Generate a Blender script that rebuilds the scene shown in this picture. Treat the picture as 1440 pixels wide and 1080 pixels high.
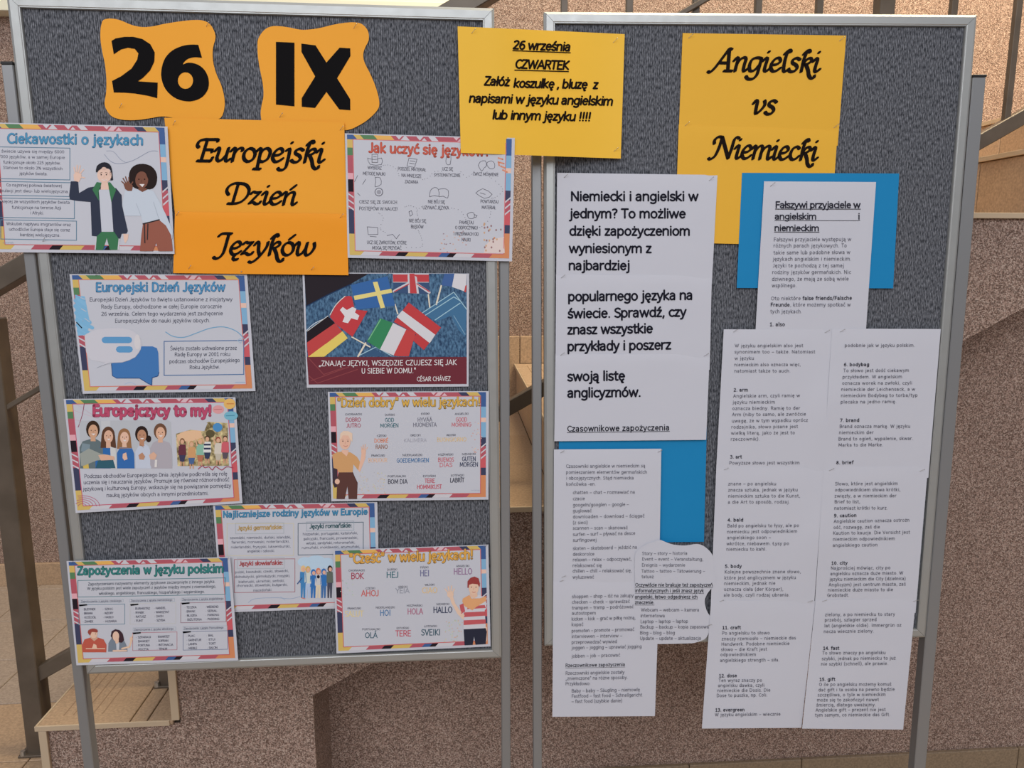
import bpy, bmesh, math, random
from mathutils import Vector, Matrix
from mathutils.geometry import tessellate_polygon
random.seed(7)
for _o in list(bpy.data.objects): bpy.data.objects.remove(_o)
SC = bpy.context.scene
COL = SC.collection

# ------------------------------------------------------------------ camera
F_PX = 1050.0
PITCH = math.radians(9.7)
CAMP = Vector((0, 0, 1.57))
cd = bpy.data.cameras.new('camera'); cam = bpy.data.objects.new('camera', cd); COL.objects.link(cam)
cd.sensor_fit = 'HORIZONTAL'; cd.sensor_width = 36.0; cd.lens = 36.0 * F_PX / 1440.0
cam.location = CAMP; cam.rotation_euler = (math.pi / 2 - PITCH, 0, 0)
cd.clip_start = 0.05
SC.camera = cam

# ------------------------------------------------------------------ world, lamps, exposure
w = bpy.data.worlds.new('world'); SC.world = w; w.use_nodes = True
nt = w.node_tree; bg = nt.nodes['Background']
tc = nt.nodes.new('ShaderNodeTexCoord'); sep = nt.nodes.new('ShaderNodeSeparateXYZ')
cr = nt.nodes.new('ShaderNodeValToRGB')
nt.links.new(tc.outputs['Generated'], sep.inputs[0])
mp_ = nt.nodes.new('ShaderNodeMapRange'); mp_.inputs[1].default_value = -1; mp_.inputs[2].default_value = 1
nt.links.new(sep.outputs[2], mp_.inputs[0]); nt.links.new(mp_.outputs[0], cr.inputs[0])
cr.color_ramp.elements[0].position = 0.35; cr.color_ramp.elements[0].color = (.10, .09, .085, 1)
cr.color_ramp.elements[1].position = 0.8; cr.color_ramp.elements[1].color = (.66, .66, .70, 1)
nt.links.new(cr.outputs[0], bg.inputs[0]); bg.inputs[1].default_value = 0.92

def area(name, loc, target, size, sizey, power, color):
    l = bpy.data.lights.new(name, 'AREA'); l.shape = 'RECTANGLE'; l.size = size; l.size_y = sizey
    l.energy = power; l.color = color
    o = bpy.data.objects.new(name, l); COL.objects.link(o); o.location = loc
    o.rotation_euler = (Vector(target) - Vector(loc)).to_track_quat('-Z', 'Y').to_euler()
    return o
area('unseen_front_light', (-.5, -2.3, 3.5), (-.2, 1.4, 1.5), 4.6, 2.2, 116, (.93, .95, 1.0))  # unseen soft area lamp added above and behind the camera for the boards
area('stairwell_window_light', (1.75, 1.95, 4.1), (1.5, 2.85, 2.0), 3.0, 0.8, 165, (1.0, .83, .55))
SC.view_settings.view_transform = 'Standard'; SC.view_settings.look = 'None'
SC.view_settings.exposure = 0.0; SC.view_settings.gamma = 1.0
SC.view_settings.use_curve_mapping = False
SC.cycles.max_bounces = 6

# ------------------------------------------------------------------ mapping of photo directions on to real planes
def ray(x, y):
    u = (x - 720) / F_PX; v = -(y - 540) / F_PX
    return Vector((u, math.cos(PITCH) + v * math.sin(PITCH), -math.sin(PITCH) + v * math.cos(PITCH)))

class Plane:
    """a display board's felt plane; at() gives the point on it seen in the photo at (x, y)"""
    def __init__(s, yaw, lean, d):
        yaw = math.radians(yaw); lean = math.radians(lean)
        s.n = Vector((math.sin(yaw) * math.cos(lean), math.cos(yaw) * math.cos(lean), math.sin(lean))); s.d = d
    def at(s, x, y, lift=0.0):
        r = ray(x, y); return CAMP + r * ((s.d - lift) / s.n.dot(r))
LB = Plane(-4.4, 1.5, 1.35)
RB = Plane(-2.0, -1.1, 1.404)
class Bridge:
    """surface of the sheet pinned across both boards"""
    n = LB.n
    def at(s, x, y, lift=0.0):
        r = ray(x, y)
        a = (LB.d - lift) / LB.n.dot(r); b = (RB.d - lift) / RB.n.dot(r)
        t = min(1, max(0, (x - 690) / (868 - 690))); t = t * t * (3 - 2 * t)
        return CAMP + r * (a + (b - a) * t)
BR = Bridge()

# ------------------------------------------------------------------ materials
def s2l(c):
    c /= 255.0
    return c / 12.92 if c <= .04045 else ((c + .055) / 1.055) ** 2.4
MATS = {}
def mat(name, rgb, rough=.6, metal=0.0, spec=.3):
    if name in MATS: return MATS[name]
    m = bpy.data.materials.new(name); m.use_nodes = True; b = m.node_tree.nodes['Principled BSDF']
    b.inputs['Base Color'].default_value = (*rgb, 1); b.inputs['Roughness'].default_value = rough
    b.inputs['Metallic'].default_value = metal; b.inputs['Specular IOR Level'].default_value = spec
    MATS[name] = m; return m
GAIN = 1.2
def ink(c):
    """printed colour, given as seen on the grey-lit paper"""
    if isinstance(c, str): return SPECIAL[c]
    k = 'ink_%d_%d_%d' % c
    if k in MATS: return MATS[k]
    g = .3 * c[0] + .59 * c[1] + .11 * c[2]; q = [v + (g - v) * .12 for v in c]
    dk = max(c) < 90
    return mat(k, [v * (.6 if dk and max(c) < 40 else .92) for v in albedo(q)], .7 if dk else .55, 0, .06 if dk else .2)
def albedo(c):
    v = [s2l(x) * GAIN for x in c]; k = min(1, .86 / max(v)); return [x * k for x in v]
def nodes(m): return m.node_tree.nodes, m.node_tree.links
def add_noise_color(m, c1, c2, scale, vec_scale=(1, 1, 1), detail=3, bump=0.0, lo=.35, hi=.65, dist=.001):
    n, l = nodes(m); b = n['Principled BSDF']
    t = n.new('ShaderNodeTexCoord'); mp = n.new('ShaderNodeMapping'); mp.inputs['Scale'].default_value = vec_scale
    no = n.new('ShaderNodeTexNoise'); no.inputs['Scale'].default_value = scale; no.inputs['Detail'].default_value = detail
    r = n.new('ShaderNodeValToRGB'); r.color_ramp.elements[0].position = lo; r.color_ramp.elements[1].position = hi
    r.color_ramp.elements[0].color = (*c1, 1); r.color_ramp.elements[1].color = (*c2, 1)
    l.new(t.outputs['Object'], mp.inputs[0]); l.new(mp.outputs[0], no.inputs['Vector']); l.new(no.outputs['Fac'], r.inputs[0])
    l.new(r.outputs[0], b.inputs['Base Color'])
    if bump:
        bp = n.new('ShaderNodeBump'); bp.inputs['Strength'].default_value = bump; bp.inputs['Distance'].default_value = dist
        l.new(no.outputs['Fac'], bp.inputs['Height']); l.new(bp.outputs[0], b.inputs['Normal'])
    return r, mp, no
def paper_mat(name, c):
    m = mat(name, albedo(c), .6, 0, .25)
    n, l = nodes(m); b = n['Principled BSDF']
    t = n.new('ShaderNodeTexCoord'); no = n.new('ShaderNodeTexNoise'); no.inputs['Scale'].default_value = 9; no.inputs['Detail'].default_value = 3
    bp = n.new('ShaderNodeBump'); bp.inputs['Strength'].default_value = .35; bp.inputs['Distance'].default_value = .004
    l.new(t.outputs['Object'], no.inputs['Vector']); l.new(no.outputs['Fac'], bp.inputs['Height']); l.new(bp.outputs[0], b.inputs['Normal'])
    return m
WHITE = paper_mat('white_paper', (181, 182, 190))
ORANGE = paper_mat('orange_paper', (226, 154, 44))
ORANGE2 = paper_mat('deep_orange_paper', (232, 148, 30))
YELLOW = paper_mat('yellow_paper', (226, 178, 58))
YELLOW2 = paper_mat('golden_paper', (210, 160, 50))
BLUE = paper_mat('blue_paper', (16, 118, 168))
BLACK = (22, 20, 22)

denim = mat('denim_print', (.1, .2, .4)); add_noise_color(denim, (.012, .045, .11), (.10, .22, .36), 300, (1, 1, .5), 4, 0, .34, .68)
leaves = mat('foliage_print', (.2, .3, .1)); add_noise_color(leaves, (.16, .12, .05), (.75, .62, .32), 130, (1, 1, 1), 4)
SPECIAL = {'denim': denim, 'leaves': leaves}

felt = mat('grey_ribbed_felt', (.07, .075, .09), .95, 0, .1)
r_, mp_f, no_f = add_noise_color(felt, (.046, .050, .060), (.255, .265, .295), 1.0, (430, 135, 430), 3, .5, .34, .70, .0010)
n_, l_ = nodes(felt)
wv = n_.new('ShaderNodeTexWave'); wv.wave_type = 'BANDS'; wv.bands_direction = 'X'; wv.inputs['Scale'].default_value = 95; wv.inputs['Distortion'].default_value = 1.0; wv.inputs['Detail'].default_value = 1
wv.inputs['Detail Scale'].default_value = 8
tcf = n_.new('ShaderNodeTexCoord'); l_.new(tcf.outputs['Object'], wv.inputs['Vector'])
mx = n_.new('ShaderNodeMixRGB'); mx.blend_type = 'MULTIPLY'; mx.inputs[0].default_value = .5
l_.new(r_.outputs[0], mx.inputs[1]); l_.new(wv.outputs['Color'], mx.inputs[2]); l_.new(mx.outputs[0], n_['Principled BSDF'].inputs['Base Color'])

alu = mat('brushed_aluminium', (.40, .41, .40), .45, .6, .5)
alu_leg = mat('grey_aluminium', (.27, .275, .28), .45, .55, .5)
n_, l_ = nodes(alu)
tca = n_.new('ShaderNodeTexCoord'); na = n_.new('ShaderNodeTexNoise'); na.inputs['Scale'].default_value = 60
ra = n_.new('ShaderNodeMapRange'); ra.inputs[3].default_value = .34; ra.inputs[4].default_value = .52
l_.new(tca.outputs['Object'], na.inputs['Vector']); l_.new(na.outputs['Fac'], ra.inputs[0]); l_.new(ra.outputs[0], n_['Principled BSDF'].inputs['Roughness'])
plastic = mat('black_plastic', (.02, .02, .02), .4)
steel = mat('pin_steel', (.5, .5, .48), .3, .9, .5)
brown = mat('brown_painted_steel', (.115, .090, .066), .42, .25, .5)
add_noise_color(brown, (.10, .078, .058), (.135, .106, .08), 14, (1, 1, 1), 3)
cream = mat('cream_window_frame', (.80, .78, .62), .5)

def speckle(name, cols, scale=400):
    m = mat(name, cols[0], .85, 0, .2); n, l = nodes(m); b = n['Principled BSDF']
    t = n.new('ShaderNodeTexCoord'); v = n.new('ShaderNodeTexVoronoi'); v.inputs['Scale'].default_value = scale
    r = n.new('ShaderNodeValToRGB'); r.color_ramp.interpolation = 'CONSTANT'
    e = r.color_ramp.elements; e[0].position = 0; e[0].color = (*cols[0], 1); e[1].position = .22; e[1].color = (*cols[1], 1)
    for i, p in enumerate((.5, .72, .88)):
        q = e.new(p); q.color = (*cols[2 + i], 1)
    sp = n.new('ShaderNodeSeparateColor'); l.new(t.outputs['Object'], v.inputs['Vector']); l.new(v.outputs['Color'], sp.inputs[0]); l.new(sp.outputs[0], r.inputs[0])
    no = n.new('ShaderNodeTexNoise'); no.inputs['Scale'].default_value = 3.5; no.inputs['Detail'].default_value = 4
    mr = n.new('ShaderNodeMapRange'); mr.inputs[3].default_value = .86; mr.inputs[4].default_value = 1.12; l.new(t.outputs['Object'], no.inputs['Vector']); l.new(no.outputs['Fac'], mr.inputs[0])
    mu = n.new('ShaderNodeMixRGB'); mu.blend_type = 'MULTIPLY'; mu.inputs[0].default_value = 1; l.new(r.outputs[0], mu.inputs[1]); l.new(mr.outputs[0], mu.inputs[2]); l.new(mu.outputs[0], b.inputs['Base Color'])
    bp = n.new('ShaderNodeBump'); bp.inputs['Strength'].default_value = .5; bp.inputs['Distance'].default_value = .002
    l.new(v.outputs['Distance'], bp.inputs['Height']); l.new(bp.outputs[0], b.inputs['Normal'])
    return m
plaster = speckle('pink_speckled_stone_plaster', [(.15, .094, .072), (.385, .268, .218), (.265, .184, .147), (.50, .385, .32), (.19, .138, .114)])
def tile_mat(name, c):
    m = mat(name, c, .5, 0, .4)
    add_noise_color(m, [v * .80 for v in c], [min(1, v * 1.12) for v in c], 170, (1, 1, 1), 5, .1)
    return m
tile = tile_mat('tan_speckled_tile', (.42, .29, .185))
tile_b = tile_mat('tan_speckled_tile_lighter', (.46, .325, .215))
tile_g = tile_mat('grey_beige_floor_tile', (.36, .285, .225))
tile_d = tile_mat('shaded_tan_skirting_tile', (.27, .195, .125))  # tan tile with the floor-level shade painted into its colour
grout = mat('dark_grout', (.075, .055, .042), .9)
trimm = mat('beige_tile_edge', (.50, .39, .27), .5)

# ------------------------------------------------------------------ object helpers
def link(name, me, parent=None):
    o = bpy.data.objects.new(name, me); COL.objects.link(o)
    if parent: o.parent = parent; o.matrix_parent_inverse = parent.matrix_world.inverted() if parent.type != 'EMPTY' else Matrix.Translation(-parent.location)
    return o
def tag(o, label, cat, group=None):
    o['label'] = label; o['category'] = cat
    if group: o['group'] = group
    return o
def empty(name, loc, label, cat, group=None):
    o = bpy.data.objects.new(name, None); COL.objects.link(o); o.location = loc; o.empty_display_size = .05
    return tag(o, label, cat, group)
def mesh(name, verts, faces, mats, fm=None, smooth=False):
    me = bpy.data.meshes.new(name); me.from_pydata([tuple(v) for v in verts], [], faces)
    for m in mats: me.materials.append(m)
    if fm: me.polygons.foreach_set('material_index', fm)
    if smooth: me.polygons.foreach_set('use_smooth', [True] * len(me.polygons))
    me.update(); return me
def boxv(o, a, b, c):
    """box from corner o with edge vectors a, b, c"""
    v = [o, o + a, o + a + b, o + b, o + c, o + a + c, o + a + b + c, o + b + c]
    f = [(0, 3, 2, 1), (4, 5, 6, 7), (0, 1, 5, 4), (1, 2, 6, 5), (2, 3, 7, 6), (3, 0, 4, 7)]
    if a.cross(b).dot(c) < 0: f = [tuple(reversed(q)) for q in f]
    return v, f
def bevbox(name, o, a, b, c, m, parent=None, bev=.002, kind=None):
    v, f = boxv(o, a, b, c); bm = bmesh.new(); vs = [bm.verts.new(p) for p in v]
    for q in f: bm.faces.new([vs[i] for i in q])
    if bev: bmesh.ops.bevel(bm, geom=bm.edges[:], offset=bev, segments=1, affect='EDGES')
    me = bpy.data.meshes.new(name); bm.to_mesh(me); bm.free(); me.materials.append(m)
    ob = link(name, me, parent)
    if kind: ob['kind'] = kind
    return ob

# ------------------------------------------------------------------ lettering: a pen-stroke alphabet
def arc(cx, cy, rx, ry, a0, a1, n=8):
    return [(cx + rx * math.cos(math.radians(a0 + (a1 - a0) * i / n)), cy + ry * math.sin(math.radians(a0 + (a1 - a0) * i / n))) for i in range(n + 1)]
def P(s): return [tuple(float(q) for q in p.split(',')) for p in s.split()]
def sm(s, k=3):
    p = P(s) if isinstance(s, str) else s; out = []
    for i in range(len(p) - 1):
        p0 = p[max(i - 1, 0)]; p1 = p[i]; p2 = p[i + 1]; p3 = p[min(i + 2, len(p) - 1)]
        for j in range(k):
            t = j / k
            out.append(tuple(.5 * (2 * p1[c] + (p2[c] - p0[c]) * t + (2 * p0[c] - 5 * p1[c] + 4 * p2[c] - p3[c]) * t * t + (3 * p1[c] - p0[c] - 3 * p2[c] + p3[c]) * t ** 3) for c in (0, 1)))
    out.append(p[-1]); return out
G = {}   # glyph -> (advance, strokes); baseline 0, x-height 5, capitals 7
G['a'] = (4.9, [sm('.7,4.3 2,5 3.4,4.5 3.7,3.3 3.7,0'), sm('3.7,2.9 2.1,2.8 .7,2.2 .6,.9 1.6,.05 2.9,.4 3.7,1.4')])
G['b'] = (5.3, [P('.7,7.4 .7,0'), arc(2.6, 2.5, 1.95, 2.5, 165, -165, 12)])
G['c'] = (4.3, [arc(2.7, 2.5, 2.1, 2.5, 50, 310, 10)])
G['d'] = (5.3, [P('4.5,7.4 4.5,0'), arc(2.6, 2.5, 1.95, 2.5, 15, 345, 12)])
G['e'] = (5.0, [[(.7, 2.7), (4.4, 2.7)] , arc(2.55, 2.5, 1.9, 2.5, 5, 315, 11)])
G['f'] = (3.3, [sm('3.3,7.2 2.2,7.4 1.5,6.5 1.5,5 1.5,0'), P('.4,4.9 3,4.9')])
G['g'] = (5.3, [sm('4.5,5 4.5,0 4,-1.6 2.4,-2.2 .8,-1.7'), arc(2.6, 2.6, 1.95, 2.4, 15, 345, 12)])
G['h'] = (5.2, [P('.7,7.4 .7,0'), sm('.7,3.4 1.6,4.7 3,5 4.2,4.2 4.3,2.8 4.3,0')])
G['i'] = (1.9, [P('.95,5 .95,0'), P('.95,6.9 .95,7')])
G['j'] = (2.3, [sm('1.4,5 1.4,-.8 .9,-2 0,-2.2'), P('1.4,6.9 1.4,7')])
G['k'] = (4.7, [P('.7,7.4 .7,0'), P('4,5 1,2.6 4.2,0')])
G['l'] = (1.9, [P('.95,7.4 .95,0')])
G['m'] = (8.0, [P('.7,5 .7,0'), sm('.7,3.4 1.5,4.7 2.7,5 3.7,4.2 3.8,3 3.8,0'), sm('3.8,3.4 4.8,4.7 6,5 7,4.2 7.1,3 7.1,0')])
G['n'] = (5.2, [P('.7,5 .7,0'), sm('.7,3.4 1.6,4.7 3,5 4.2,4.2 4.3,2.8 4.3,0')])
G['o'] = (5.3, [arc(2.65, 2.5, 2.05, 2.5, 0, 360, 14)])
G['p'] = (5.3, [P('.7,5 .7,-2.2'), arc(2.6, 2.5, 1.95, 2.5, 165, -165, 12)])
G['q'] = (5.3, [P('4.5,5 4.5,-2.2'), arc(2.6, 2.5, 1.95, 2.5, 15, 345, 12)])
G['r'] = (3.5, [P('.7,5 .7,0'), sm('.7,3.2 1.5,4.6 3.2,4.9')])
G['s'] = (4.1, [sm('3.5,4.5 2.2,5 .8,4.4 .9,3.1 2.2,2.5 3.5,1.8 3.4,.5 2,0 .5,.6')])
G['t'] = (3.4, [sm('1.5,6.6 1.5,1.2 2.1,.1 3.1,.2'), P('.3,4.9 3,4.9')])
G['u'] = (5.2, [sm('.7,5 .7,2 .9,.6 2.1,0 3.5,.5 4.4,1.8'), P('4.4,5 4.4,0')])
G['v'] = (4.6, [P('.4,5 2.3,0 4.2,5')])
G['w'] = (7.2, [P('.4,5 2,0 3.6,4.8 5.2,0 6.8,5')])
G['x'] = (4.6, [P('.5,5 4.1,0'), P('4.1,5 .5,0')])
G['y'] = (4.6, [P('.4,5 2.3,0'), sm('4.2,5 2.3,0 1.6,-1.7 .4,-2.1')])
G['z'] = (4.2, [P('.6,4.9 3.6,4.9 .5,.1 3.7,.1')])
G['A'] = (6.0, [P('.3,0 3,7 5.7,0'), P('1.2,2.3 4.8,2.3')])
G['B'] = (5.5, [P('.9,0 .9,7'), sm('.9,7 3,7 4.5,6.4 4.5,4.4 3,3.8 .9,3.8'), sm('.9,3.8 3.4,3.8 4.9,3 4.9,.9 3.2,0 .9,0')])
G['C'] = (5.6, [arc(3.6, 3.5, 2.9, 3.5, 50, 310, 12)])
G['D'] = (6.3, [P('.9,0 .9,7'), sm('.9,7 3,7 5,5.8 5.6,3.5 5,1.2 3,0 .9,0')])
G['E'] = (5.0, [P('4.4,7 .9,7 .9,0 4.5,0'), P('.9,3.7 4,3.7')])
G['F'] = (4.8, [P('4.4,7 .9,7 .9,0'), P('.9,3.6 4,3.6')])
G['G'] = (6.3, [arc(3.6, 3.5, 2.9, 3.5, 50, 330, 12) + [(6.1, 1.7), (6.1, 3.2), (4, 3.2)]])
G['H'] = (6.3, [P('.9,0 .9,7'), P('5.4,0 5.4,7'), P('.9,3.7 5.4,3.7')])
G['I'] = (2.4, [P('1.2,0 1.2,7')])
G['J'] = (3.6, [sm('2.7,7 2.7,1.6 2.1,.3 1,0 .2,.3')])
G['K'] = (5.4, [P('.9,0 .9,7'), P('4.8,7 1.2,3.6 5.1,0')])
G['L'] = (4.5, [P('.9,7 .9,0 4.3,0')])
G['M'] = (8.0, [P('.8,0 1.2,7 4,1.5 6.8,7 7.2,0')])
G['N'] = (6.4, [P('.9,0 .9,7 5.5,0 5.5,7')])
G['O'] = (6.8, [arc(3.4, 3.5, 2.9, 3.5, 0, 360, 16)])
G['P'] = (5.3, [P('.9,0 .9,7'), sm('.9,7 3,7 4.7,6.2 4.7,4 3,3.1 .9,3.1')])
G['R'] = (5.5, [P('.9,0 .9,7'), sm('.9,7 3,7 4.6,6.2 4.5,4.3 3,3.6 .9,3.6'), P('2.8,3.5 5.1,0')])
G['S'] = (4.9, [sm('4.3,6.3 2.8,7 1,6.3 .9,4.7 2.5,3.7 4.2,2.8 4.3,.9 2.6,0 .6,.7')])
G['T'] = (5.1, [P('.2,7 4.9,7'), P('2.55,7 2.55,0')])
G['U'] = (6.2, [sm('.9,7 .9,2.6 1.6,.6 3.1,0 4.6,.6 5.3,2.6 5.3,7')])
G['V'] = (5.9, [P('.3,7 2.95,0 5.6,7')])
G['W'] = (8.6, [P('.3,7 2.3,0 4.3,6.6 6.3,0 8.3,7')])
G['Y'] = (5.2, [P('.2,7 2.6,3.3 5,7'), P('2.6,3.3 2.6,0')])
G['Z'] = (5.0, [P('.5,7 4.5,7 .4,0 4.6,0')])
G['0'] = (5.0, [arc(2.5, 3.4, 1.95, 3.4, 0, 360, 14)])
G['1'] = (5.0, [P('1,5.6 2.7,6.8 2.7,0'), P('1,0 4.3,0')])
G['2'] = (5.0, [sm('.7,6 2.2,6.9 3.9,6.2 3.9,4.6 2.5,2.6 .5,.1') + [(.5, .1), (4.4, .1)]])
G['3'] = (5.0, [sm('.7,6.3 2.3,6.9 3.9,6 3.5,4.2 2,3.7'), sm('2,3.7 4,3.1 4.3,1.4 2.8,0 .6,.4')])
G['4'] = (5.0, [P('4.6,1.8 .4,1.8 3.4,6.8 3.4,0')])
G['5'] = (5.0, [P('4,6.8 1.2,6.8 1,3.9'), sm('1,3.9 2.9,4.2 4.2,3 4,1 2.4,0 .6,.4')])
G['6'] = (5.0, [sm('4,6.6 2.2,6.4 .9,4.6 .7,2.2 1.6,.3 3.2,.1 4.4,1.4 4,3.4 2.4,4 .9,2.8')])
G['7'] = (5.0, [P('.5,6.8 4.4,6.8 1.8,0')])
G['8'] = (5.0, [arc(2.5, 5.2, 1.5, 1.6, 0, 360, 10), arc(2.5, 1.8, 1.9, 1.8, 0, 360, 12)])
G['9'] = (5.0, [sm('1,.2 2.8,.4 4.1,2.2 4.3,4.6 3.4,6.5 1.8,6.7 .6,5.4 1,3.4 2.6,2.8 4.1,4')])
G['.'] = (2.1, [P('1,.15 1,.25')])
G[','] = (2.1, [P('1.2,.4 .7,-1.2')])
G[':'] = (2.1, [P('1,.3 1,.4'), P('1,3.9 1,4')])
G['!'] = (2.5, [P('1.2,7 1.2,2.3'), P('1.2,.2 1.2,.3')])
G['?'] = (4.2, [sm('.6,6.4 2,7 3.5,6.2 3.3,4.7 2,3.5 2,2.2'), P('2,.2 2,.3')])
G['-'] = (3.0, [P('.4,2.6 2.6,2.6')])
G['–'] = (5.0, [P('.4,2.6 4.6,2.6')])
G['/'] = (3.8, [P('.2,-1 3.6,7.4')])
G['('] = (2.9, [sm('2.4,7.6 1,5.2 1,1 2.4,-1.6')])
G[')'] = (2.9, [sm('.5,7.6 1.9,5.2 1.9,1 .5,-1.6')])
G['"'] = (3.4, [P('1,7.2 1,5.3'), P('2.4,7.2 2.4,5.3')])
G['„'] = (3.4, [P('1.2,.5 .7,-1.2'), P('2.6,.5 2.1,-1.2')])
G['%'] = (7.4, [arc(1.8, 5.3, 1.2, 1.6, 0, 360, 8), arc(5.5, 1.6, 1.2, 1.6, 0, 360, 8), P('5.4,7 1.8,0')])
G[' '] = (2.5, [])
G['•'] = (3.5, [P('1.5,2.4 1.5,2.8')])
def acc(ch, base, extra, sx=0):
    a, st = G[base]; G[ch] = (a, st + [P(e) for e in extra])
acc('ą', 'a', ['3.7,0 3.1,-1 3.5,-1.8 4.3,-1.7']); acc('ę', 'e', ['3,0 2.4,-1 2.8,-1.8 3.6,-1.7'])
for c, b_, x in (('ć', 'c', 2.6), ('ń', 'n', 2.5), ('ó', 'o', 2.6), ('ś', 's', 2.1), ('ź', 'z', 2.1)): acc(c, b_, ['%g,6.1 %g,7.4' % (x - .3, x + .8)])
acc('ż', 'z', ['2.1,6.6 2.1,6.7']); acc('ł', 'l', ['-.1,3 2,4.6']); acc('Ł', 'L', ['-.1,2.8 2.6,4.6']); acc('Ę', 'E', ['4,0 3.4,-1 3.8,-1.8 4.6,-1.7'])
acc('Ą', 'A', ['5.4,0 4.8,-1 5.2,-1.8 6,-1.7']); acc('Ś', 'S', ['2.3,8 3.5,9.2']); acc('Ó', 'O', ['3.2,8 4.4,9.2']); acc('Ć', 'C', ['3.2,8 4.4,9.2']); acc('É', 'E', ['2.3,8 3.5,9.2'])
acc('Ń', 'N', ['2.8,8 4,9.2']); acc('Ź', 'Z', ['2.2,8 3.4,9.2']); acc('Á', 'A', ['2.7,8 3.9,9.2']); acc('Ż', 'Z', ['2.5,8.4 2.5,8.5']); acc('Ä', 'A', ['2,8.3 2,8.4', '4,8.3 4,8.4']); acc('ä', 'a', ['1.3,6.7 1.3,6.8', '3.1,6.7 3.1,6.8'])
acc('ü', 'u', ['1.7,6.7 1.7,6.8', '3.4,6.7 3.4,6.8']); acc('Í', 'I', ['1,8 2.2,9.2']); acc('ö', 'o', ['1.7,6.7 1.7,6.8', '3.6,6.7 3.6,6.8']); acc('ß', 'b', []); acc('Ī', 'I', ['0,8.3 2.4,8.3'])
# chancery italic for the headings (drawn upright, slanted when set)
C = {}
C['u'] = (5.6, [sm('-.2,3.9 .6,5 1.2,4.7 1.1,3 .9,1.2 1.6,.1 2.8,.6 4,2.4'), sm('4.4,5 4.1,2 4.2,.4 4.8,.1 5.7,.9')])
C['r'] = (4.2, [sm('-.1,3.9 .7,5 1.3,4.6 1.1,2 1,0'), sm('1.1,2.6 2,4.4 3.2,5.1 4,4.6 3.8,4.1')])
C['o'] = (5.0, [arc(2.5, 2.5, 2.0, 2.5, 100, 460, 16)])
C['p'] = (5.5, [sm('-.1,3.9 .7,5 1.3,4.6 1.3,2 1.2,-2.8'), P('0,-2.8 2.3,-2.8'), sm('1.3,3 2.3,4.7 3.8,5 4.8,3.6 4.3,1.1 2.7,0 1.2,.5')])
C['e'] = (4.4, [sm('.8,2.4 2.6,2.7 3.7,3.8 3.1,5 1.8,4.8 .7,3.2 .6,1.4 1.6,.1 3,.3 4.2,1.3')])
C['j'] = (2.9, [sm('.6,4.4 1.6,5 1.8,3 1.7,0 1.5,-2 .6,-3 -.7,-3 -1.2,-2.4'), P('2,7.3 2.1,7.4')])
C['s'] = (4.1, [sm('3.7,4.5 2.5,5.1 1.2,4.5 1.2,3.3 2.6,2.5 3.2,1.4 2.5,.2 1.1,0 .1,.7')])
C['k'] = (4.8, [sm('.6,6.6 1.7,7.9 2.7,8 2.8,7.4'), sm('1.8,7.8 1.1,5 1,2 .9,0'), sm('1.1,3 2.4,4.8 3.7,5 3.9,3.9 2.6,2.9 1.4,2.7'), sm('2.2,2.7 3.4,.6 4.1,-1.4 5.1,-2.4 6.1,-2.2 6.2,-1.5')])
C['i'] = (2.7, [sm('-.1,3.9 .8,5 1.4,4.6 1.1,1.8 1.2,.3 1.9,.1 2.9,1'), P('1.4,7.3 1.5,7.4')])
C['z'] = (4.6, [sm('.4,4.2 1,4.9 2.2,4.7 3.6,4.9') , P('3.6,4.9 .4,.3'), sm('.4,.3 1.6,.7 2.8,.1 3.9,.3 4.3,1')])
C['n'] = (5.4, [sm('-.1,3.9 .7,5 1.3,4.6 1.1,2 1,0'), sm('1.1,2.4 2,4.2 3.3,5.1 4.2,4.6 4,2.2 4.1,.3 4.7,.1 5.5,.9')])
C['ń'] = (5.4, C['n'][1] + [P('2.6,6.3 4.1,7.9')])
C['ę'] = (4.4, C['e'][1] + [sm('2.8,.2 2,-1 2.4,-2 3.6,-1.8')])
C['y'] = (5.0, [sm('-.1,3.9 .6,5 1.3,4.6 1.6,2 2.3,.1'), sm('4.6,5 4.4,3.2 3,.3 1.4,-1.9 0,-2.9 -1,-2.7')])
C['ó'] = (5.0, C['o'][1] + [P('2.4,6.3 4,7.9')])
C['w'] = (7.4, [sm('-.1,3.9 .6,5 1.3,4.6 1.1,1.8 1.6,.2 2.9,.8 4,3'), sm('4.2,4.9 4,1.8 4.6,.1 6,.8 7,3 6.7,4.9')])
C['v'] = (4.9, [sm('-.1,3.9 .6,5 1.3,4.6 1.3,2 1.6,.1 3.2,1.4 4.3,3.4 4,5')])
C['g'] = (5.4, [sm('4.6,4.8 3,5.1 1.2,4.4 .6,2.2 1.2,.2 2.8,.4 4.3,2.6'), sm('4.6,4.8 4.3,1 4,-1.4 2.8,-2.9 1,-2.9 .1,-2')])
C['l'] = (2.8, [sm('.4,6.6 1.5,7.9 2.4,8 2.5,7.4'), sm('1.5,7.8 1,5 1,1.6 1.3,.2 2,.1 3,1')])
C['m'] = (8.4, [sm('-.1,3.9 .7,5 1.3,4.6 1.1,2 1,0'), sm('1.1,2.4 2,4.2 3.2,5.1 4.1,4.5 3.9,2 3.8,0'), sm('3.9,2.4 4.9,4.2 6.2,5.1 7.1,4.6 6.9,2.2 7,.3 7.6,.1 8.4,.9')])
C['c'] = (4.3, [sm('3.8,4.4 2.8,5.1 1.4,4.5 .6,2.6 .9,.8 2,.1 3.2,.5 4.2,1.5')])
C['E'] = (6.2, [sm('-.2,5.2 -.8,6 -.3,7.6 1.5,8.2 3.2,8.2 6,8.2 6.2,7.6'), P('2.4,8.1 1.6,0'), P('.3,0 5,0 5.5,1.3'), P('2,4.3 4.8,4.3 4.9,3.5')])
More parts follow.
